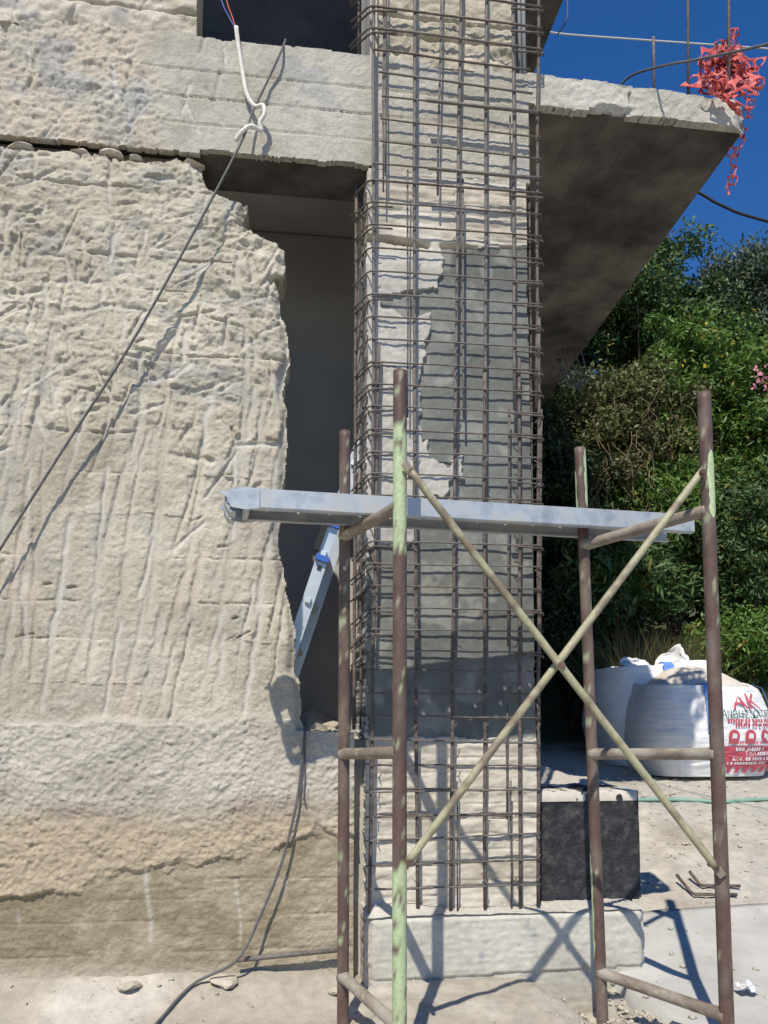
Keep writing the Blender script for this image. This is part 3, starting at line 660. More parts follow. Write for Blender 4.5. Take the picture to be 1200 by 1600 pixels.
# ------------------------------------------------------------------ scaffold tower
scaf = empty('scaffold_tower', 'rusty scaffold frames with worn pale green paint and crossed braces', 'scaffold')
GREEN, RUST, DUST = np.array([.43, .52, .30]), np.array([.10, .062, .050]), np.array([.36, .33, .27])
def paint(zones, amt=.0, dusty=.15, seed=0, base=RUST):
    """zones: world-z bands still painted; flakes elsewhere"""
    def f(V):
        z = V[:, 2]; n = fbm(V[:, 0]*60+V[:, 1]*50, z*22, 4, seed); n2 = fbm(V[:, 0]*90+V[:, 1]*80, z*70, 3, seed+5); p = np.zeros(len(V))
        for z0, z1 in zones: p = np.maximum(p, sst(-.006, .006, np.minimum(z-z0, z1-z)+.11*(n-.5)))
        p = np.maximum(p*(1-sst(.64, .67, n2)), sst(.73, .76, n2)*.6 if amt == 0 else sst(.66-amt*.3, .70-amt*.3, n))
        c = base[None, :]*(.75+.6*n2[:, None]); c = c+(GREEN[None, :]*(.8+.3*n[:, None])-c)*p[:, None]
        d = dusty*sst(.4, .7, fbm(V[:, 0]*20, z*9, 3, seed+9)); return c+(DUST-c)*d[:, None]
    return f
def longtube(name, a, b, r, tint, parent, n=90, seg=14, bend=0):
    a, b = np.asarray(a), np.asarray(b); P = [a+(b-a)*k/n for k in range(n+1)]
    return MB().tube(P, r, seg, tint=tint).build(name, M['tube'], parent, True, True)
DFL, DFR, DRL, DRR = 2.68, 2.77, 3.12, 3.19
RT = .0240
def pole(p0, p1, dist, tint, foot=None):
    a, b = atD(*p0, dist), atD(*p1, dist); dirv = (b-a)/np.linalg.norm(b-a)
    g = float(gz(b[0], b[1]))-.02
    if b[2] > g: b = b+dirv*((b[2]-g)/-dirv[2])
    return a, b, longtube('post', a, b, RT if dist < 3 else .0225, tint, scaf)
zz = lambda py, d: atD(600, py, d)[2]
FLa, FLb, _ = pole((625, 580), (624, 1600), DFL, paint([(zz(865, DFL), zz(668, DFL)), (-1, zz(1345, DFL))], 0, .1, 3))
FRa, FRb, _ = pole((1100, 614), (1136, 1600), DFR, paint([], 0, .2, 8))
RLa, RLb, _ = pole((539, 674), (536, 1534), DRL, paint([], 0, .15, 14))
RRa, RRb, _ = pole((906, 700), (939, 1534), DRR, paint([], 0, .2, 20))
def onpole(a, b, z): t = (z-a[2])/(b[2]-a[2]); return a+(b-a)*t
def patch(a, b, z0, z1, ang0, ang1, r, seed):          # remaining paint skin on one side of a post
    V = []; Fc = []; n, k = 44, 10; ax = (a-b)/np.linalg.norm(a-b)
    for i in range(n+1):
        z = z0+(z1-z0)*i/n; p = onpole(a, b, z)
        w0 = ang0+.5*(float(fbm(z*30, 3.1, 3, seed))-.5); w1 = ang1+.5*(float(fbm(z*30, 7.7, 3, seed+1))-.5)
        tap = 1-abs(2*i/n-1)**6
        for j in range(k+1):
            q = (w0+w1)/2+(w1-w0)/2*(2*j/k-1)*max(tap, .05); V.append(p+(rt*math.sin(q)-fh*math.cos(q))*(r+.0009))
    Fc = [(i*(k+1)+j, i*(k+1)+j+1, (i+1)*(k+1)+j+1, (i+1)*(k+1)+j) for i in range(n) for j in range(k)]
    return MB().add(V, Fc, GREEN).build('paint_patch', M['tube'], scaf, True, True)
patch(FRa, FRb, zz(812, DFR), zz(705, DFR), -.30, .95, RT, 4)
patch(RRa, RRb, zz(795, DRR), zz(702, DRR), .35, 1.2, .0225, 9); patch(RRa, RRb, zz(800, DRR), zz(735, DRR), -1.9, -1.1, .0225, 12)
patch(RRa, RRb, zz(1500, DRR), zz(1330, DRR), -1.9, -1.0, .0225, 15)
def rung(pa, pb, r, seed, dusty=.6, green=0):
    a, b = np.asarray(pa), np.asarray(pb); d = (b-a)/np.linalg.norm(b-a); n = 40; P = [a+(b-a)*k/n for k in range(n+1)]
    rr = [r*(1+.30*math.exp(-min(k, n-k)/1.6)) for k in range(n+1)]
    MB().tube(P, rr, 14, tint=paint([], green, dusty, seed, np.array([.20, .16, .125]))).build('rung', M['tube'], scaf, True, True)
for (yr, yf, yr2, yf2, dz, du) in ((838, 790, 852, 797, 0, .35), (1178, 1176, 1178, 1178, 0, .8), (1526, 1606, 1520, 1588, 0, .9)):
    rung(onpole(RLa, RLb, zz(yr, DRL)), onpole(FLa, FLb, zz(yf, DFL)), .0215, yr, du)
    rung(onpole(RRa, RRb, zz(yr2, DRR)), onpole(FRa, FRb, zz(yf2, DFR)), .0215, yr2, du)
def brace_tint(seed):
    def f(V):
        n = fbm(V[:, 0]*16+V[:, 1]*20, V[:, 2]*14, 4, seed); n2 = fbm(V[:, 0]*60, V[:, 2]*60, 3, seed+3)
        c = np.array([.36, .34, .215])[None, :]*(.8+.4*n2[:, None]); k = sst(.50, .62, n*.7+n2*.3)[:, None]
        return c+(np.array([.17, .125, .09])-c)*k*.85
    return f
def brace(p0, d0, p1, d1, off, seed):
    a, b = atD(*p0, d0)-fh*off, atD(*p1, d1)-fh*off
    o = longtube('brace', a, b, .0135, brace_tint(seed), scaf, 70, 12); return a, b
b1 = brace((642, 742), DFL, (1112, 1352), DFR, .035, 30); b2 = brace((1092, 742), DFR, (638, 1345), DFL, .010, 33)
for (a, b) in (b1, b2):
    d = (b-a)/np.linalg.norm(b-a); sd_ = np.cross(d, fh); sd_ /= np.linalg.norm(sd_)
    for e, sg in ((a, -1), (b, 1)): MB().obox(e+d*sg*.016, d, sd_, fh, .022, .013, .003, np.array([.24, .20, .15])).build('brace_end', M['tube'], scaf, False, True)
pv = atD(873, 1040, 2.72)-fh*.05
m = MB(); m.tube([pv, pv+fh*.045], .012, 10, tint=RUST*1.4); m.build('pivot_bolt', M['tube'], scaf, False, True)
for p, dd in (((642, 742), DFL), ((1112, 1352), DFR), ((1092, 742), DFR), ((638, 1345), DFL)):
    q = atD(*p, dd); MB().tube([q-fh*.045, q+fh*.02], .009, 8, tint=RUST).build('brace_pin', M['tube'], scaf, False, True)

# ------------------------------------------------------------------ steel plank on the scaffold
def build_plank():
    root = empty('scaffold_plank', 'perforated galvanised steel plank lying across the scaffold rungs', 'plank')
    zbot = .5*(zz(838, DRL)+zz(790, DFL))+.027
    A = onZ(392, 794, zbot); B = onZ(1086, 832, zbot); ax = B-A; Lp = np.linalg.norm(ax); ax /= Lp; ay = np.array([-ax[1], ax[0], 0]); az = np.array([0, 0, 1.])
    W, H, t = .205, .074, .004
    P = lambda u, v, w: A+ax*u+ay*v+az*w
    m = MB()
    # perforated deck: square cells with octagonal holes, two faces deep
    nu, nv = int(Lp/.040), 5; du, dv = Lp/nu, W/nv
    for lev in (H, H-t):
        for i in range(nu):
            for j in range(nv):
                hole = ((i+2*j) % 3 == 0)
                c4 = [(i*du, j*dv), ((i+1)*du, j*dv), ((i+1)*du, (j+1)*dv), (i*du, (j+1)*dv)]
                if not hole: m.add([P(u, v, lev) for u, v in c4], [(0, 1, 2, 3)])
                else:
                    cu, cv = (i+.5)*du, (j+.5)*dv; rad = .0075
                    oct_ = [(cu+rad*math.cos(math.pi/8+k*math.pi/4), cv+rad*math.sin(math.pi/8+k*math.pi/4)) for k in range(8)]
                    V = [P(u, v, lev) for u, v in c4+oct_]; o = lambda k: 4+(k % 8)
                    # corners 0:(-,-) 1:(+,-) 2:(+,+) 3:(-,+); octagon starts in (+,+) going ccw
                    m.add(V, [(2, o(1), o(0)), (3, o(3), o(2)), (0, o(5), o(4)), (1, o(7), o(6)), (2, 3, o(2), o(1)), (3, 0, o(4), o(3)), (0, 1, o(6), o(5)), (1, 2, o(0), o(7))])
    m.build('deck', M['galv'], root)
    for v0 in (0, W):
        s = 1 if v0 == 0 else -1
        m = MB(); n = 24; V = []
        # side lip with a slightly rolled lower edge and small dents
        prof = [(0, H), (0, .006), (.004, 0), (.028, 0), (.028, .004), (.006, .004), (.004, .01), (.004, H)]
        for i in range(n+1):
            dent = .002*math.sin(i*1.7)+random.gauss(0, .0008)
            for (v, w) in prof: V.append(P(Lp*i/n, v0+s*(v+dent*(0 if w == H else 1)), w))
        k = len(prof); Fc = [(i*k+j, (i+1)*k+j, (i+1)*k+(j+1) % k, i*k+(j+1) % k) for i in range(n) for j in range(k)]+[tuple(range(k)), tuple(n*k+j for j in range(k))]
        m.add(V, Fc).build('side_lip', M['galv'], root)
    # hooked end bracket at the left end
    m = MB(); m.obox(P(-.012, W/2, H*.5), ax, ay, az, .010, W/2-.004, H*.48); m.build('end_plate', M['galv'], root)
    cheek = [(.03, H-.001), (-.02, H+.002), (-.048, H*.94), (-.072, H*.74), (-.100, H*.78), (-.112, H*.66), (-.088, H*.52), (-.080, H*.25), (-.068, .0), (-.02, -.006), (.03, .001)]
    for v0, v1 in ((-.0045, -.0005), (W+.0005, W+.0045)):
        V = [P(u, v, w) for v in (v0, v1) for u, w in cheek]; k = len(cheek)
        MB().add(V, [tuple(range(k)), tuple(range(2*k-1, k-1, -1))]+[(i, k+i, k+(i+1) % k, (i+1) % k) for i in range(k)]).build('end_bracket', M['galv'], root)
    for v in (.045, W-.045):
        m = MB(); P1 = [P(.02, v, H*.98), P(-.03, v, H*1.02), P(-.055, v, H*.98), P(-.078, v, H*.80), P(-.088, v, H*.50), P(-.086, v, H*.20), P(-.075, v, -.008), P(-.055, v, -.016)]
        for i in range(len(P1)-1):
            a, b = P1[i], P1[i+1]; d = (b-a); l = np.linalg.norm(d); d /= l; nn = np.cross(d, ay); m.obox((a+b)/2, d, ay, nn, l/2+.003, .036, .0035)
        m.build('hook', M['galv'], root)
build_plank()

# ------------------------------------------------------------------ ladder leaning inside the opening
def build_ladder():
    root = empty('ladder', 'aluminium ladder with blue plastic guides leaning inside the wall opening', 'ladder')
    y = .34; a, b = onY(466, 985, y), onY(524, 812, y); d = (b-a)/np.linalg.norm(b-a)
    zf = Z_SILL-.03; lo = a+d*((zf+.02-a[2])/d[2]); hi = b+d*.42
    back = np.array([.05, .36, 0.0]); nrm = np.cross(d, back); nrm /= np.linalg.norm(nrm); bk = back/np.linalg.norm(back)
    wd = np.cross(d, np.array([0, 1, 0])); wd /= np.linalg.norm(wd)
    for k, off in enumerate((np.zeros(3), back)):
        A, B = lo+off, hi+off; m = MB(); c = (A+B)/2; l = np.linalg.norm(B-A)/2
        m.obox(c, d, wd, np.cross(d, wd), l, .029, .003); 
        for s in (-1, 1): m.obox(c+wd*.0275*s+np.cross(d, wd)*(.013 if np.cross(d, wd)[1] > 0 else -.013), d, wd, np.cross(d, wd), l, .0025, .011)
        m.build('rail', M['alu'], root)
        MB().obox(A+d*.02, d, wd, np.cross(d, wd), .022, .028, .016).build('foot', M['blackplastic'], root)
    n = 6
    for k in range(n):
        p = lo+(hi-lo)*(.12+.8*k/(n-1)); m = MB(); m.obox(p+back*.5, bk, d, np.cross(bk, d), np.linalg.norm(back)/2+.02, .013, .013); m.build('rung', M['alu'], root)
    yv = np.array([0, -1., 0])
    for t in (.05, .36):
        p = a+d*(np.linalg.norm(b-a))*(1-t)+yv*.012; MB().obox(p, d, wd, yv, .014, .034, .014).build('guide_bracket', M['blue'], root)
    p = a+d*np.linalg.norm(b-a)*.82+yv*.014+wd*.040*(-1 if wd[0] > 0 else 1); MB().obox(p, d, wd, yv, .075, .014, .010).build('grip_strip', M['blackplastic'], root)
    p = a+d*np.linalg.norm(b-a)*.56+yv*.006; MB().obox(p, d, wd, yv, .010, .010, .003).build('socket', M['blackplastic'], root)
build_ladder()

# ------------------------------------------------------------------ cables
def wall_pt(px, py, off): return onY(px, py, -off)
c1 = [onY(446, 62, .15), wall_pt(441, 76, .025), wall_pt(420, 122, .03), wall_pt(396, 172, .045), wall_pt(374, 228, .07), wall_pt(300, 368, .10), wall_pt(200, 545, .085), wall_pt(100, 700, .075), wall_pt(0, 858, .07), wall_pt(-120, 1048, .06), wall_pt(-260, 1270, .07), wall_pt(-345, 1420, .09), wall_pt(-385, 1560, .16)]
tag(tubeobj('cable', spline(c1, 6), .0058, M['cable'], None), 'thin grey cable slanting down across the hacked wall from the beam', 'cable')
kn = empty('electric_cable', 'white sheathed cable with bare red and blue wire ends hanging on beam', 'cable')
tubeobj('sheath', spline([wall_pt(369, 42, .03), wall_pt(373, 75, .025), wall_pt(380, 118, .025), wall_pt(386, 148, .03), wall_pt(398, 166, .04), wall_pt(411, 165, .06), wall_pt(413, 178, .065), wall_pt(406, 192, .06), wall_pt(408, 204, .055), wall_pt(392, 197, .075), wall_pt(378, 206, .075), wall_pt(368, 220, .06)], 6), .0105, M['cable_white'], kn, 10)
for mt, dx in (('wire_red', 4), ('wire_blue', -4)):
    tubeobj('wire', spline([wall_pt(340+dx, -60, .02), wall_pt(350+dx, 0, .03), wall_pt(361+dx*.6, 28, .03), wall_pt(369, 46, .03)], 5), .0032, M[mt], kn, 6)
g1, g2 = on_ground(300, 1560), on_ground(243, 1606)
tag(tubeobj('cable', spline([onY(478, 1132, .05), wall_pt(476, 1150, .035), wall_pt(470, 1205, .03), wall_pt(462, 1262, .04), wall_pt(441, 1345, .05), wall_pt(408, 1428, .06), wall_pt(370, 1500, .09), g1+np.array([0, 0, .02]), g2+np.array([0, 0, .012]), g2+np.array([-.1, -.45, .01])], 6), .0058, M['cable'], None), 'grey cable hanging from the opening sill down to the ground', 'cable')
tag(tubeobj('tie_wire', spline([onY(476, 1135, .03), wall_pt(476, 1160, .016), wall_pt(477, 1210, .014), wall_pt(475, 1245, .016), wall_pt(478, 1258, .016)], 4), .0035, M['cable'], None, 6), 'short thin dark wire end hanging below the sill beside the cable', 'wire')
tag(tubeobj('steel_pipe', [wall_pt(369, 1500, .045), wall_pt(529, 1484, .045)], .011, M['bar_grey'], None), 'dark steel pipe fixed low along the foundation beside the scaffold', 'pipe')
tag(tubeobj('cable', spline([onY(840, 42, 4), onY(870, 52, 4.5), atD(1000, 62, 9), atD(1185, 75, 9.5), atD(1400, 92, 10)], 5), .010, M['cable_white'], None), 'pale overhead cable strung across the sky behind the slab', 'cable')
tag(tubeobj('cable', spline([atD(880, -60, 7), atD(887, 10, 7), atD(883, 35, 7), atD(871, 54, 7.2)], 5), .006, M['cable'], None), 'short black cable hanging from the upper balcony edge', 'cable')
p0 = onY(985, 119, .25)
tag(tubeobj('cable', spline([p0+np.array([-.05, .1, -.03]), p0, atD(1040, 102, 3.6), atD(1090, 93, 3.5), atD(1200, 69, 3.3), atD(1400, 20, 3.0)], 6), .0062, M['cable'], None), 'dark cable rising to the right from the top of the slab', 'cable')
tag(tubeobj('cable', spline([atD(1000, 255, 8), atD(1090, 300, 8), atD(1130, 322, 8), atD(1200, 346, 8), atD(1500, 420, 8)], 5), .015, M['blackplastic'], None), 'thick black overhead cable below the slab against the sky', 'cable')
hk = on_ground(905, 1200)
cl = empty('cable_bundle', 'loose pale cable loops hanging under the balcony slab', 'cable')
for k in range(4):
    e = atD(880+k*9, 545+k*4, 6.3); tubeobj('loop', spline([np.array([e[0], e[1], Z_SB+.02]), atD(888+k*9, 575, 6.3), atD(905+k*5, 610-k*6, 6.3), atD(900-k*7, 600, 6.3), atD(868+k*3, 560, 6.3)], 5), .006, M['cable'], cl, 6)

# starter bars on the slab
for (pxb, py0, py1, lab) in ((1021, 58, 128, 'short rusty starter bar standing on the slab against the sky'), (1074, -130, 140, 'tall rusty starter bar left of the red net'), (1138, -130, 150, 'tall rusty starter bar rising out of the red net')):
    b = onY(pxb, py1, .10); a = onY(pxb, py0, .10); tag(tubeobj('starter_bar', [np.array([b[0], .10, Z_BT-.06]), (a+b)/2+np.array([.002, 0, 0]), a], .0075, M['bar'], None), lab, 'rebar')

# ------------------------------------------------------------------ red plastic net on the slab corner
def build_net():
    root = empty('safety_net', 'crumpled faded red plastic barrier net heaped on the slab corner', 'net')
    def lattice(Pf, nu, nv, w, name):
        m = MB(); V = {}; rr = random.Random(nu*31+nv+len(root.children))
        for j in range(nv):
            for i in range(nu):
                if (i in (0, nu-1) or j == nv-1) and rr.random() < .25: continue
                o = .5*(j % 2); c8 = [(0, 0), (.5, 0), (1, 0), (1, .5), (1, 1), (.5, 1), (0, 1), (0, .5)]; P = []
                for (a, b) in c8: P.append(Pf((i+o+a)/nu, (j+b)/nv))
                for k in range(8):
                    q = math.atan2(c8[k][1]-.5, c8[k][0]-.5); P.append(Pf((i+o+.5+.40*math.cos(q))/nu, (j+.5+.38*math.sin(q))/nv))
                m.add(P, [(k, (k+1) % 8, 8+(k+1) % 8, 8+k) for k in range(8)])
        ob = m.build(name, M['net'], root); md = ob.modifiers.new('thick', 'SOLIDIFY'); md.thickness = .003
    def mk(x0, x1, y0, y1, ys, ye, s, crump):
        def f(u, v):
            n = lambda k, q=3.0: float(fbm(u*q+k*3.3, v*q+k*1.7, 3, s+k))-.5
            px = x0+(x1-x0)*u+n(1)*crump; py = y1+(y0-y1)*v+n(2)*crump*.9; return onY(px, py, ys+(ye-ys)*v+n(3, 4)*.22)
        return f
    def mound(u, v):                       # tall heap: narrows towards the top
        n = lambda k, q=3.5: float(fbm(u*q+k*3.3, v*q+k*1.7, 3, 70+k))-.5
        xl = 1064+66*v**.75; xr = 1164-10*v; return onY(xl+(xr-xl)*u+n(1)*24, 136-90*v+n(2)*22, .10+.12*v+n(3)*.34)
    lattice(mound, 6, 6, .0062, 'net_heap')
    lattice(mk(1095, 1180, 92, 142, .03, .20, 31, 34), 5, 4, .0055, 'net_fold')
    lattice(mk(1115, 1182, 100, 150, .12, .35, 47, 40), 5, 4, .005, 'net_fold')
    lattice(mk(1100, 1160, 60, 140, .15, .3, 52, 44), 5, 5, .005, 'net_fold')
    def fr(u, v): n = lambda k: float(fbm(u*4+k*2.1, v*4, 2, 90+k))-.5; return onY(1094+50*u+22*v*v+n(1)*30, 128+(20+34*u)*v+n(2)*22, -.045+n(2)*.10-.03*u)
    lattice(fr, 4, 3, .0050, 'net_fold')
    def hang(u, v):
        n = lambda k: float(fbm(u*3+k*2.1, v*7, 3, 100+k))-.5
        py = 140+165*v; cx = np.interp(py, [140, 180, 230, 265, 305], [1172, 1167, 1150, 1143, 1138]); w = np.interp(py, [140, 200, 260, 305], [16, 14, 22, 4]); return onY(cx+(u-.5)*w+n(1)*14, py, .12+n(2)*.12)
    lattice(hang, 2, 11, .0042, 'net_tail')
build_net()

# ------------------------------------------------------------------ bulk bags
def bag_shape(n=3.2):
    def S(c, rx, ry, h, th, t, wr=1.0, seed=0, lean=0):
        ct, st = math.cos(th), math.sin(th); k = (abs(ct)**n+abs(st)**n)**(-1/n)
        bul = .89+.15*math.sin(math.pi*min(1, max(0, t*.9+.05)))+.03*math.sin(th*3+seed)*t
        wrk = .0042*wr*(float(vn(th*3.5+seed+2*t, t*26+2*math.sin(th*2), 3))-.5)*2+.0022*wr*(float(vn(th*9+seed, t*60, 8))-.5)*2+.030*wr*(float(vn(th*2.2+seed, t*3, 5))-.5)+.008*wr*(float(vn(th*7+seed, t*9+th*2, 6))-.5)
        rad = k*bul+wrk/rx
        return np.array([c[0]+rx*rad*ct+lean*t, c[1]+ry*rad*st, c[2]+h*t+(.03*math.sin(th*2+seed)+.05*(float(vn(th*2.6+seed+9, 1.5, 7))-.5))*t*t])
    return S
S = bag_shape()
def build_bag(name, label, c, rx, ry, h, seed, filled, yaw):
    root = empty(name, label, 'bag', 'bulk bags')
    n, mrow = 110, 120; V = []
    f = lambda th, t: S(c, rx, ry, h, th+yaw*0, t, 1, seed)
    for i in range(mrow+1):
        for k in range(n): V.append(f(2*math.pi*k/n, i/mrow))
    # rolled rim inwards
    for (ti, sc) in ((1.0, .95), (.93, .93)):
        for k in range(n):
            p = f(2*math.pi*k/n, ti); V.append(np.array([c[0]+(p[0]-c[0])*sc, c[1]+(p[1]-c[1])*sc, p[2]+(.005 if ti == 1 else 0)]))
    rows = mrow+3; Fc = [(i*n+k, i*n+(k+1) % n, (i+1)*n+(k+1) % n, (i+1)*n+k) for i in range(rows-1) for k in range(n)]+[tuple(range(n))[::-1]]
    MB().add(V, Fc).build('sack', M['bag'], root, True)
    V = []; Fc = []; rr_ = 14
    for i in range(rr_+1):
        q = i/rr_
        for k in range(48):
            th = 2*math.pi*k/48; p = f(th, .93); z = c[2]+h*(.93+.10*filled*(1-q*q))+.05*(float(fbm(math.cos(th)*q*3+5, math.sin(th)*q*3+5, 3, seed))-.5)
            V.append((c[0]+(p[0]-c[0])*q*.94, c[1]+(p[1]-c[1])*q*.94, z))
    Fc = [(i*48+k, i*48+(k+1) % 48, (i+1)*48+(k+1) % 48, (i+1)*48+k) for i in range(rr_) for k in range(48)]
    MB().add(V, Fc).build('sand_fill', M['sand'], root, True)
    return root, f
def strap(root, f, th, c):
    m = MB(); pts = [f(th, t)+np.append((f(th, t)-np.asarray(c))[:2]/np.linalg.norm((f(th, t)-np.asarray(c))[:2])*.022, 0) for t in np.linspace(.50, 1.0, 7)]
    tang = np.array([-math.sin(th), math.cos(th), 0])
    pts += [pts[-1]+np.array([0, 0, .03])-np.append((pts[-1]-np.asarray(c))[:2]*.12, 0), pts[-1]-np.append((pts[-1]-np.asarray(c))[:2]*.3, -.02)]
    for i in range(len(pts)-1):
        a, b = pts[i], pts[i+1]; V = []
        for p in (a, b):
            for s in (-1, 1):
                for o in (0, .006):
                    V.append(p+tang*.045*s+np.append((p-np.asarray(c))[:2]*o, 0))
        m.add(V, [(0, 2, 6, 4), (1, 5, 7, 3), (0, 4, 5, 1), (2, 3, 7, 6), (0, 1, 3, 2), (4, 6, 7, 5)])
    m.build('lifting_strap', M['strap'], root)
gA = on_ground(1118, 1222); cA = gA+fh*.50; cA[2] = float(gz(cA[0], cA[1]))-.03
hA = (1222-1086)/F_PX*(np.dot(gA-CAM, fh))*1.04
bagA, fA = build_bag('bulk_bag', 'white bulk bag with red print, full of pale sand', cA, .545, .545, hA, 1.0, 3.2, 0)
toc = math.atan2(CAM[1]-cA[1], CAM[0]-cA[0])           # angle on the bag that faces the camera
for dth in (.30, 1.5, 2.9, -1.6): strap(bagA, fA, toc+dth, cA)
def wrap_mesh(src_v, faces, th0, t0, sc, name, mat, off):
    V = []; off = off*1.1+.003
    for (u, v) in src_v:
        th = th0+u*sc/.545; t = t0+v*sc/hA; p = fA(th, t); dv_ = (p-cA)[:2]; dv_ = dv_/np.linalg.norm(dv_); V.append(p+np.append(dv_*off, 0))
    MB().add(V, faces).build(name, mat, bagA)
def text_mesh(s, size):
    cu = bpy.data.curves.new('lettering', 'FONT'); cu.body = s; cu.size = size; cu.align_x = 'LEFT'; cu.resolution_u = 2
    o = bpy.data.objects.new('lettering', cu); COL.objects.link(o); dg = bpy.context.evaluated_depsgraph_get()
    me = bpy.data.meshes.new_from_object(o.evaluated_get(dg)); v = [(q.co.x, q.co.y) for q in me.vertices]; f = [tuple(p.vertices) for p in me.polygons]
    bpy.data.objects.remove(o); bpy.data.curves.remove(cu); bpy.data.meshes.remove(me); return v, f
def print_text(s, size, u0, t, mat, squeeze=1.0, bold=False):
    v, f = text_mesh(s, size); wrap_mesh([(x*squeeze+u0, y) for x, y in v], f, TH, t, 1, 'lettering', M[mat], .010)
def print_rect(u0, u1, t0, t1, mat, off=.006, name='print'):
    nu, nv = 60, 30; v = [(u0+(u1-u0)*i/nu, (t0+(t1-t0)*j/nv)*hA) for j in range(nv+1) for i in range(nu+1)]
    f = [(j*(nu+1)+i, j*(nu+1)+i+1, (j+1)*(nu+1)+i+1, (j+1)*(nu+1)+i) for j in range(nv) for i in range(nu)]; wrap_mesh(v, f, TH, 0, 1, name, M[mat], off)
TH = toc+.34                                             # left edge of the printed panel
print_rect(0, .62, .105, .34, 'red_print')
for k in range(9):
    u = .02+k*.068; v = [(u, .048*hA), (u+.034, .048*hA), (u+.068-.012, .105*hA), (u+.022, .105*hA)]; wrap_mesh(v, [(0, 1, 2, 3)], TH, 0, 1, 'print', M['red_print'], .008)
print_text('AK', .19, .15, .765, 'red_print', .95)
print_text('ΑΝΘΗΣ ΚΑΤΑΣΚΕΥΕΣ', .095, .05, .655, 'green_print', .62)
def dashes(u0, u1, t, hgt, mat, off=.009):
    u = u0
    while u < u1:
        w = random.uniform(.010, .018); v = [(u, 0), (u+w, 0), (u+w, hgt), (u, hgt)]; wrap_mesh(v, [(0, 1, 2, 3)], TH, t, 1, 'print', M[mat], off); u += w+random.choice([.006, .006, .006, .018])
dashes(.09, .56, .605, .030, 'red_print'); dashes(.15, .50, .56, .026, 'red_print'); dashes(.09, .50, .365, .020, 'red_print')
for k in range(3):
    uc = .135+k*.125; tt = .455; ring = [(uc+.042*math.cos(q)*1, .052*math.sin(q)) for q in np.linspace(0, 2*math.pi, 20, endpoint=False)]
    wrap_mesh(ring, [tuple(range(20))], TH, tt, 1, 'print', M['red_print'], .008)
    wrap_mesh([(uc-.018, -.02), (uc+.018, -.02), (uc+.02, .016), (uc-.012, .022)], [(0, 1, 2, 3)], TH, tt, 1, 'print', M['white_print'], .011)
print_text('Τηλ.', .05, .22, .235, 'white_print'); print_text('Κιν.', .05, .13, .18, 'white_print')
dashes(.15, .36, .285, .028, 'white_print', .011); dashes(.32, .48, .235, .028, 'white_print', .011); dashes(.23, .46, .18, .028, 'white_print', .011); dashes(.09, .42, .135, .022, 'white_print', .011)

cB = atD(1018, 1190, 7.15); cB[2] = float(gz(cB[0], cB[1]))-.03
hB = (atD(1018, 1040, 6.7)[2]-cB[2])
bagB, fB = build_bag('bulk_bag', 'plain white bulk bag with loose flap behind the printed bag', cB, .52, .5, hB, 4.0, .2, .3)
tocB = math.atan2(CAM[1]-cB[1], CAM[0]-cB[0])
m = MB(); V = []; nu, nv = 44, 16                        # loose flap of fabric pulled up at the right
for i in range(nu+1):
    u = i/nu
    for j in range(nv+1):
        v = j/nv; base = atD(985+108*u, 1046-6*u, 6.75+.30*math.sin(u*3)); ht = (.07+.20*max(0, (u-.45))-.9*max(0, u-.90)+.03*math.sin(u*9)+.02*math.sin(u*23))
        q1 = float(fbm(u*9, v*5, 3, 77))-.5; q2 = float(fbm(u*12+3, v*6, 3, 78))-.5; V.append(base+np.array([.06*q2*v, .25*v+.16*q1, ht*v+.02*math.sin(u*11)*v+.07*q2*v]))
Fl = [(i*(nv+1)+j, (i+1)*(nv+1)+j, (i+1)*(nv+1)+j+1, i*(nv+1)+j+1) for i in range(nu) for j in range(nv)]
o = m.add(V, Fl).build('flap', M['bag'], bagB, True); md = o.modifiers.new('thick', 'SOLIDIFY'); md.thickness = .004
strap(bagB, fB, tocB+.35, cB)

# ------------------------------------------------------------------ things on the ground
hp = [on_ground(880, 1262), on_ground(960, 1258), on_ground(1060, 1254), on_ground(1130, 1257), on_ground(1200, 1254), on_ground(1300, 1262)]
tag(tubeobj('garden_hose', spline([p+np.array([0, 0, .016]) for p in hp], 8), .013, M['hose'], None), 'pale green hose lying on the ground in front of the bags', 'hose')
for k, (a, b, e, lab) in enumerate((((1152, 1405), (1085, 1406), (1058, 1389), 'nearer of two bent rusty bars lying on the ground'), ((1157, 1396), (1098, 1392), (1078, 1378), 'farther of two bent rusty bars lying on the ground'))):
    pa, pb, pe = on_ground(*a), on_ground(*b), on_ground(*e); z = np.array([0, 0, .02])
    tag(tubeobj('bent_bar', [pa+z, pb+z, pb+z+(pe-pb)*.25, pe+z+np.array([0, 0, .035])], .0085, M['bar'], None), lab, 'rebar')
def rock(name, c, r, seed, mat, flat=.7):
    bm = bmesh.new(); bmesh.ops.create_icosphere(bm, subdivisions=2, radius=1); rs = random.Random(seed); pl = [(Vector((rs.gauss(0, 1), rs.gauss(0, 1), rs.gauss(0, 1))).normalized(), rs.uniform(.42, .72)) for _ in range(10)]
    for v in bm.verts:
        for nrm, dd in pl:
            q = v.co.dot(nrm)-dd
            if q > 0: v.co -= nrm*q
        v.co *= 1+.10*(float(vn(v.co.x*4+seed, v.co.y*4+v.co.z*3))-.5); v.co = Vector((v.co.x*r, v.co.y*r*.9, v.co.z*r*flat))
    me = bpy.data.meshes.new(name); bm.to_mesh(me); bm.free(); o = link(name, me, mat); o.location = c; return o
zs = Z_SILL-.03
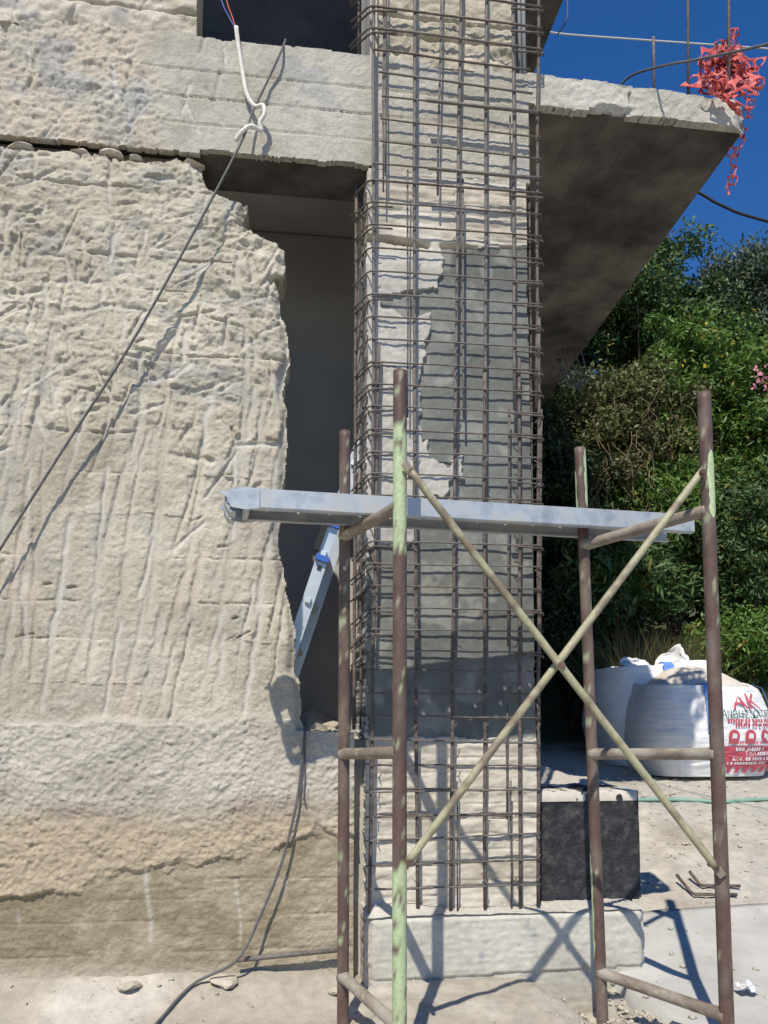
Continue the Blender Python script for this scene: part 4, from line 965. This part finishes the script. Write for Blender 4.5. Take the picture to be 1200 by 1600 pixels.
for (px, py, y, r, lab) in ((488, 1114, .34, .075, 'pale broken stone lying on the opening sill'), (520, 1108, .42, .05, 'smaller pale stone on the sill beside the scaffold post'), (505, 1085, .75, .13, 'large grey rubble block inside the opening')):
    p = onY(px, py, y); tag(rock('rubble_stone', (p[0], y, zs+r*.38), r, int(px), M['stone']), lab, 'stone')
for (px, py, r, lab) in ((345, 1548, .07, 'pale flat stone lying at the foot of the wall under the cable'), (108, 1506, .028, 'small pale chip lying low on the foundation dirt at left'), (525, 1552, .05, 'pale stone lying beside the foot of the left rear scaffold post'), (205, 1545, .06, 'long flat stone half buried at the foot of the wall')):
    p = on_ground(px, py); tag(rock('rubble_stone', (p[0], p[1], p[2]+r*.15), r, int(px), M['stone'], .42), lab, 'stone')
p = on_ground(1168, 1580); m = MB(); V = []; 
for i in range(9):
    for j in range(9):
        V.append((p[0]+(i-4)*.009+random.gauss(0, .003), p[1]+(j-4)*.009+random.gauss(0, .003), p[2]+.085+.012*random.random()+.012*math.sin(i*1.1)*math.cos(j*.9)))
o = m.add(V, [(i*9+j, (i+1)*9+j, (i+1)*9+j+1, i*9+j+1) for i in range(8) for j in range(8)]).build('paper_scrap', M['paper']); md = o.modifiers.new('thick', 'SOLIDIFY'); md.thickness = .002
tag(o, 'crumpled white scrap lying on the concrete pad at lower right', 'scrap')

def gravel(name, n, sampler, rmin, rmax, mat, seed):
    rs = np.random.default_rng(seed); base = np.array([(1,0,0),(-1,0,0),(0,1,0),(0,-1,0),(0,0,1),(0,0,-1)], float)
    fc = np.array([(0,2,4),(2,1,4),(1,3,4),(3,0,4),(2,0,5),(1,2,5),(3,1,5),(0,3,5)])
    V = []; Fq = []
    P = sampler(rs, n); r = rmin+(rmax-rmin)*rs.random(n)**4
    for k in range(n):
        a = rs.random()*6.28; c, s = math.cos(a), math.sin(a); v = base*(.6+.8*rs.random((6, 1)))*np.array([1, .8, .55])*r[k]; v[:, :2] = v[:, :2]@np.array([[c, s], [-s, c]])
        v = v+P[k]+np.array([0, 0, r[k]*.2]); V.append(v); Fq.append(fc+6*k)
    o = link(name, mesh(name, np.concatenate(V), np.concatenate(Fq), False), mat); o['kind'] = 'stuff'; return o
def smp_right(rs, n):
    x = rs.uniform(1.2, 3.6, n); y = rs.uniform(-1.2, 3.0, n); on = (x > 1.46) & (x < 3.15) & (y > -.95) & (y < .33); zp = .045+.235*np.clip(depth_of(x, y)-3.5, 0, 9)*sst(1.15, 1.5, x)+.032
    return np.stack([x, y, np.where(on & (rs.random(n) < .3), zp, gz(x, y))], 1)
def smp_front(rs, n):
    x = rs.uniform(-1.9, 1.4, n); y = -.03-rs.random(n)**1.5*1.1; return np.stack([x, y, gz(x, y)], 1)
def smp_trench(rs, n):
    x = rs.uniform(1.2, 1.48, n); y = rs.uniform(-.6, .1, n); return np.stack([x, y, gz(x, y)], 1)
tag(gravel('gravel', 3600, smp_right, .003, .022, M['stone'], 1), 'scattered pale rubble chips on the ground right of the footing', 'gravel')
tag(gravel('gravel', 800, smp_front, .003, .014, M['stone'], 2), 'loose pale chips on the dirt along the foot of the wall', 'gravel')
tag(gravel('gravel', 220, smp_trench, .008, .04, M['stone'], 3), 'rubble lumps in the gap between footing and cement pad', 'gravel')

# loose stones left in the joint between wall and beam
gx_ = onY(-60, 215)[0]; k = 0
while gx_ < onY(300, 215)[0]:
    r_ = random.uniform(.035, .085)
    if random.random() < .92:
        o = rock('filler_stone', (gx_+r_, .030+random.uniform(-.01, .03), Z_BB-.055+random.uniform(-.012, .012)), r_, 300+k, M['stone'], random.uniform(.32, .5)); o.parent = bld
    gx_ += r_*random.uniform(1.5, 2.3); k += 1
# ------------------------------------------------------------------ vegetation
def leaves(P, Nrm, size, asp, tint, seed):
    rs = np.random.default_rng(seed); n = len(P)
    d = rs.normal(size=(n, 3)); d[:, 2] -= .3; d -= Nrm*np.sum(d*Nrm, 1, keepdims=True)*.6; d /= np.linalg.norm(d, axis=1, keepdims=True)
    s = np.cross(d, Nrm); s /= np.linalg.norm(s, axis=1, keepdims=True)+1e-9; nn = np.cross(s, d)
    L_ = (size*(.6+.8*rs.random(n)))[:, None]; w = L_*asp
    V = np.stack([P, P+d*L_*.5+s*w*.5-nn*L_*.06, P+d*L_-nn*L_*.12, P+d*L_*.5-s*w*.5-nn*L_*.06], 1).reshape(-1, 3)
    Fq = np.arange(n*4).reshape(n, 4); return V, Fq, np.repeat(tint, 4, 0)
def shrub(name, label, c, rx, ry, rz, ncl, per, size, asp, cols, seed, base=None, cat='shrub', group='shrubs and trees along the bank', flowers=None, clr=.24, bare=.0):
    rs = np.random.default_rng(seed); root = empty(name, label, cat, group)
    c = np.asarray(c, float)
    u = rs.normal(size=(ncl, 3)); u /= np.linalg.norm(u, axis=1, keepdims=True); rad = rs.random((ncl, 1))**.35; lump = .75+.5*rs.random((ncl, 1))
    cc = c+u*rad*lump*np.array([rx, ry, rz]); cr = clr*(.6+.9*rs.random(ncl))
    idx = np.repeat(np.arange(ncl), per); off = rs.normal(size=(len(idx), 3)); off /= np.linalg.norm(off, axis=1, keepdims=True); off *= (rs.random((len(idx), 1))**.45)
    off[:, 2] *= .75
    P = cc[idx]+off*cr[idx][:, None]; nr = off*.8+rs.normal(size=off.shape)*.6+np.array([0, -.1, .6]); nr /= np.linalg.norm(nr, axis=1, keepdims=True)
    t = rs.random(len(P))*.6+rs.random(ncl)[idx]*.4; cols = np.array(cols); tt = cols[0]*(1-t)[:, None]+cols[1]*t[:, None]; tt = tt*(.9+.85*rs.random((len(P), 1)))
    if len(cols) > 2: mk = rs.random(len(P)) < .05; tt[mk] = cols[2]
    V, Fq, T = leaves(P, nr, size, asp, tt, seed+1); link('crown', mesh('crown', V, Fq, False, T), M['leaf'], root)
    b = np.array([c[0], c[1]+.1, float(gz(c[0], c[1]))-.05]) if base is None else np.asarray(base)
    m = MB(); top = c+np.array([0, 0, rz*.35]); mid = (b+top)/2+np.array([rs.normal()*.08, rs.normal()*.08, 0]); tr = .035+.03*rx
    m.tube(spline([b, mid, top], 5), list(np.linspace(tr, tr*.35, 11)), 8, jit=.2); m.build('trunk', M['bark'], root, True)
    m = MB()
    for k in range(min(16, ncl)):
        e = cc[k]; s0 = b+(top-b)*rs.uniform(.25, .9); m.tube(spline([s0, (s0+e)/2+rs.normal(size=3)*.06, e], 4), list(np.linspace(tr*.45, .006, 9)), 5)
    m.build('limbs', M['bark'], root, True)
    if flowers:
        fcol, nf, fs, fsel = flowers; pick = fsel(cc, rs, nf); Pf = pick+rs.normal(size=pick.shape)*.05
        nr = rs.normal(size=Pf.shape)+np.array([0, -1.2, .3]); nr /= np.linalg.norm(nr, axis=1, keepdims=True)
        V, Fq, T = leaves(Pf, nr, fs, .8, np.array(fcol)[None, :]*(.8+.4*rs.random((len(Pf), 1))), seed+5); link('flowers', mesh('flowers', V, Fq, False, T), M['leaf'], root)['kind'] = 'stuff'
    return root
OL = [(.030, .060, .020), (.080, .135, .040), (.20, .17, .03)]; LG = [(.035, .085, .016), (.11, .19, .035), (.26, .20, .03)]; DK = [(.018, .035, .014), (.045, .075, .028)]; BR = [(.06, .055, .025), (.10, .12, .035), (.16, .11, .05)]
GY = [(.045, .065, .045), (.105, .14, .085)]
shrub('leafy_tree', 'tall dark tree whose top stands out beside the slab edge', atD(985, 500, 10.6), .95, .8, 1.25, 90, 330, .085, .42, OL, 1, cat='tree')
shrub('leafy_tree', 'grey green tree filling the upper right corner of the greenery', atD(1195, 480, 10.2), .75, .7, 1.0, 80, 330, .07, .36, GY, 2, cat='tree')
shrub('leafy_tree', 'low rounded tree top between the two taller trees', atD(1105, 520, 10.4), .75, .7, .75, 70, 330, .075, .4, OL, 3, cat='tree')
def near_px(px, py, sp):
    return lambda cc, rs, n: np.stack([atD(px+rs.normal()*sp, py+rs.normal()*sp*1.3, rs.uniform(7.75, 7.95)) for _ in range(n)])
yel = ((.75, .55, .04), 26, .05, lambda cc, rs, n: cc[rs.integers(0, len(cc), n)]-fh*.24+rs.normal(size=(n, 3))*.1)
shrub('flowering_shrub', 'bright green shrub with small yellow flowers right of the slab', atD(1075, 610, 8.9), .85, .6, .75, 90, 330, .06, .38, LG, 4, flowers=yel)
shrub('oleander', 'green shrub with pink flowers at the right edge', atD(1210, 660, 8.6), .60, .55, .95, 80, 330, .08, .24, LG, 5, flowers=((.60, .24, .31), 60, .040, near_px(1193, 598, 9)))
shrub('vine_shrub', 'shrub tangled with brown dry vines under the slab edge', atD(975, 680, 8.7), .70, .6, .85, 80, 330, .06, .4, BR, 6)
shrub('dark_shrub', 'dark shaded shrub close to the right of the column', atD(880, 760, 9.0), .65, .7, 1.3, 90, 300, .07, .35, DK, 7)  # dark leaf colours carry the shade under the slab
shrub('leafy_shrub', 'green shrub behind the right end of the plank', atD(1055, 800, 8.6), .7, .55, .6, 80, 320, .06, .38, LG, 8)
shrub('leafy_shrub', 'deep green shrub behind the right front scaffold post', atD(1165, 860, 8.3), .55, .5, .75, 90, 320, .065, .3, OL, 9)
shrub('leafy_shrub', 'long leaved shrub under the plank behind the right rear post', atD(965, 880, 8.3), .55, .5, .5, 60, 260, .12, .2, OL, 10)
shrub('leafy_shrub', 'low green shrub behind the sand of the printed bag', atD(1170, 1010, 8.2), .6, .4, .38, 60, 320, .06, .35, LG, 11)
shrub('dark_shrub', 'dark shaded shrub low behind the column and plain bag', atD(890, 985, 8.6), .6, .5, .55, 60, 300, .07, .3, DK, 12)  # shade put into the leaf colours here too
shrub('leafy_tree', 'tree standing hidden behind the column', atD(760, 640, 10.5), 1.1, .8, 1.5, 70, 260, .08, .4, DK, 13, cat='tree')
shrub('leafy_tree', 'tree beyond the right edge of the picture', atD(1380, 600, 10.0), .9, .8, 1.6, 90, 300, .08, .4, OL, 14, cat='tree')
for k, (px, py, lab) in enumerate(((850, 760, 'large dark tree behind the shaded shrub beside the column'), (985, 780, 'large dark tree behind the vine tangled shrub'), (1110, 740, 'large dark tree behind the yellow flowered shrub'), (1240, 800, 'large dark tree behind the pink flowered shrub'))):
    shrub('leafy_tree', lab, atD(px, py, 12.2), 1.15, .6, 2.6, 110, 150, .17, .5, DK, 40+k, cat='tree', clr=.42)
# dry vine stems hanging over the tangled shrub
rs = np.random.default_rng(5); vr = empty('dry_vine', 'brown dry vine stems hanging over the shrub under the slab', 'vine'); m = MB()
for k in range(60):
    px, py = rs.uniform(925, 1070), rs.uniform(600, 800); a = atD(px, py, rs.uniform(7.95, 8.3)); pts = [a]
    for j in range(4): pts.append(pts[-1]+np.array([rs.normal()*.05, rs.normal()*.05, -.05-.09*rs.random()]))
    m.tube(spline(pts, 3), .0032, 4)
m.build('stems', nmat('dry_stem', (.16, .11, .06), (.28, .21, .13), 9, .9, 0), vr, True)
# dry grass behind the bags
def grass(name, label, px0, px1, py, d0, d1, n, h, cols, seed):
    rs = np.random.default_rng(seed); px = rs.uniform(px0, px1, n); d = rs.uniform(d0, d1, n)
    B = np.stack([atD(a, py, b) for a, b in zip(px, d)]); B[:, 2] = gz(B[:, 0], B[:, 1])
    hh = h*(.5+.7*rs.random(n)); ln = rs.normal(size=(n, 2))*.38*hh[:, None]; tip = B+np.stack([ln[:, 0], ln[:, 1], hh], 1); midp = B+(tip-B)*.55+np.stack([-ln[:, 0]*.2, -ln[:, 1]*.2, hh*.06], 1)
    w = np.stack([rs.normal(size=n), rs.normal(size=n)*.5, np.zeros(n)], 1); w /= np.linalg.norm(w, axis=1, keepdims=True); w *= .005
    V = np.stack([B-w, B+w, midp+w*.8, midp-w*.8, tip], 1).reshape(-1, 3); b5 = np.arange(n)*5
    T = np.repeat(np.array(cols)[rs.integers(0, len(cols), n)]*(.7+.6*rs.random((n, 1))), 5, 0)
    me = mesh(name, V, np.concatenate([np.stack([b5, b5+1, b5+2], 1), np.stack([b5, b5+2, b5+3], 1), np.stack([b5+3, b5+2, b5+4], 1)]), False, T)
    o = link(name, me, M['leaf']); tag(o, label, 'grass', kind='stuff')
grass('dry_grass', 'tall dry yellow grass on the bank behind the plain bag', 950, 1075, 1000, 7.7, 8.3, 3000, 1.0, [(.24, .19, .085), (.19, .165, .07), (.09, .12, .04)], 3)
grass('green_grass', 'green grass on the bank behind the printed bag', 1060, 1280, 1050, 7.6, 8.2, 4200, .50, [(.10, .16, .04), (.07, .12, .03), (.2, .19, .07)], 4)
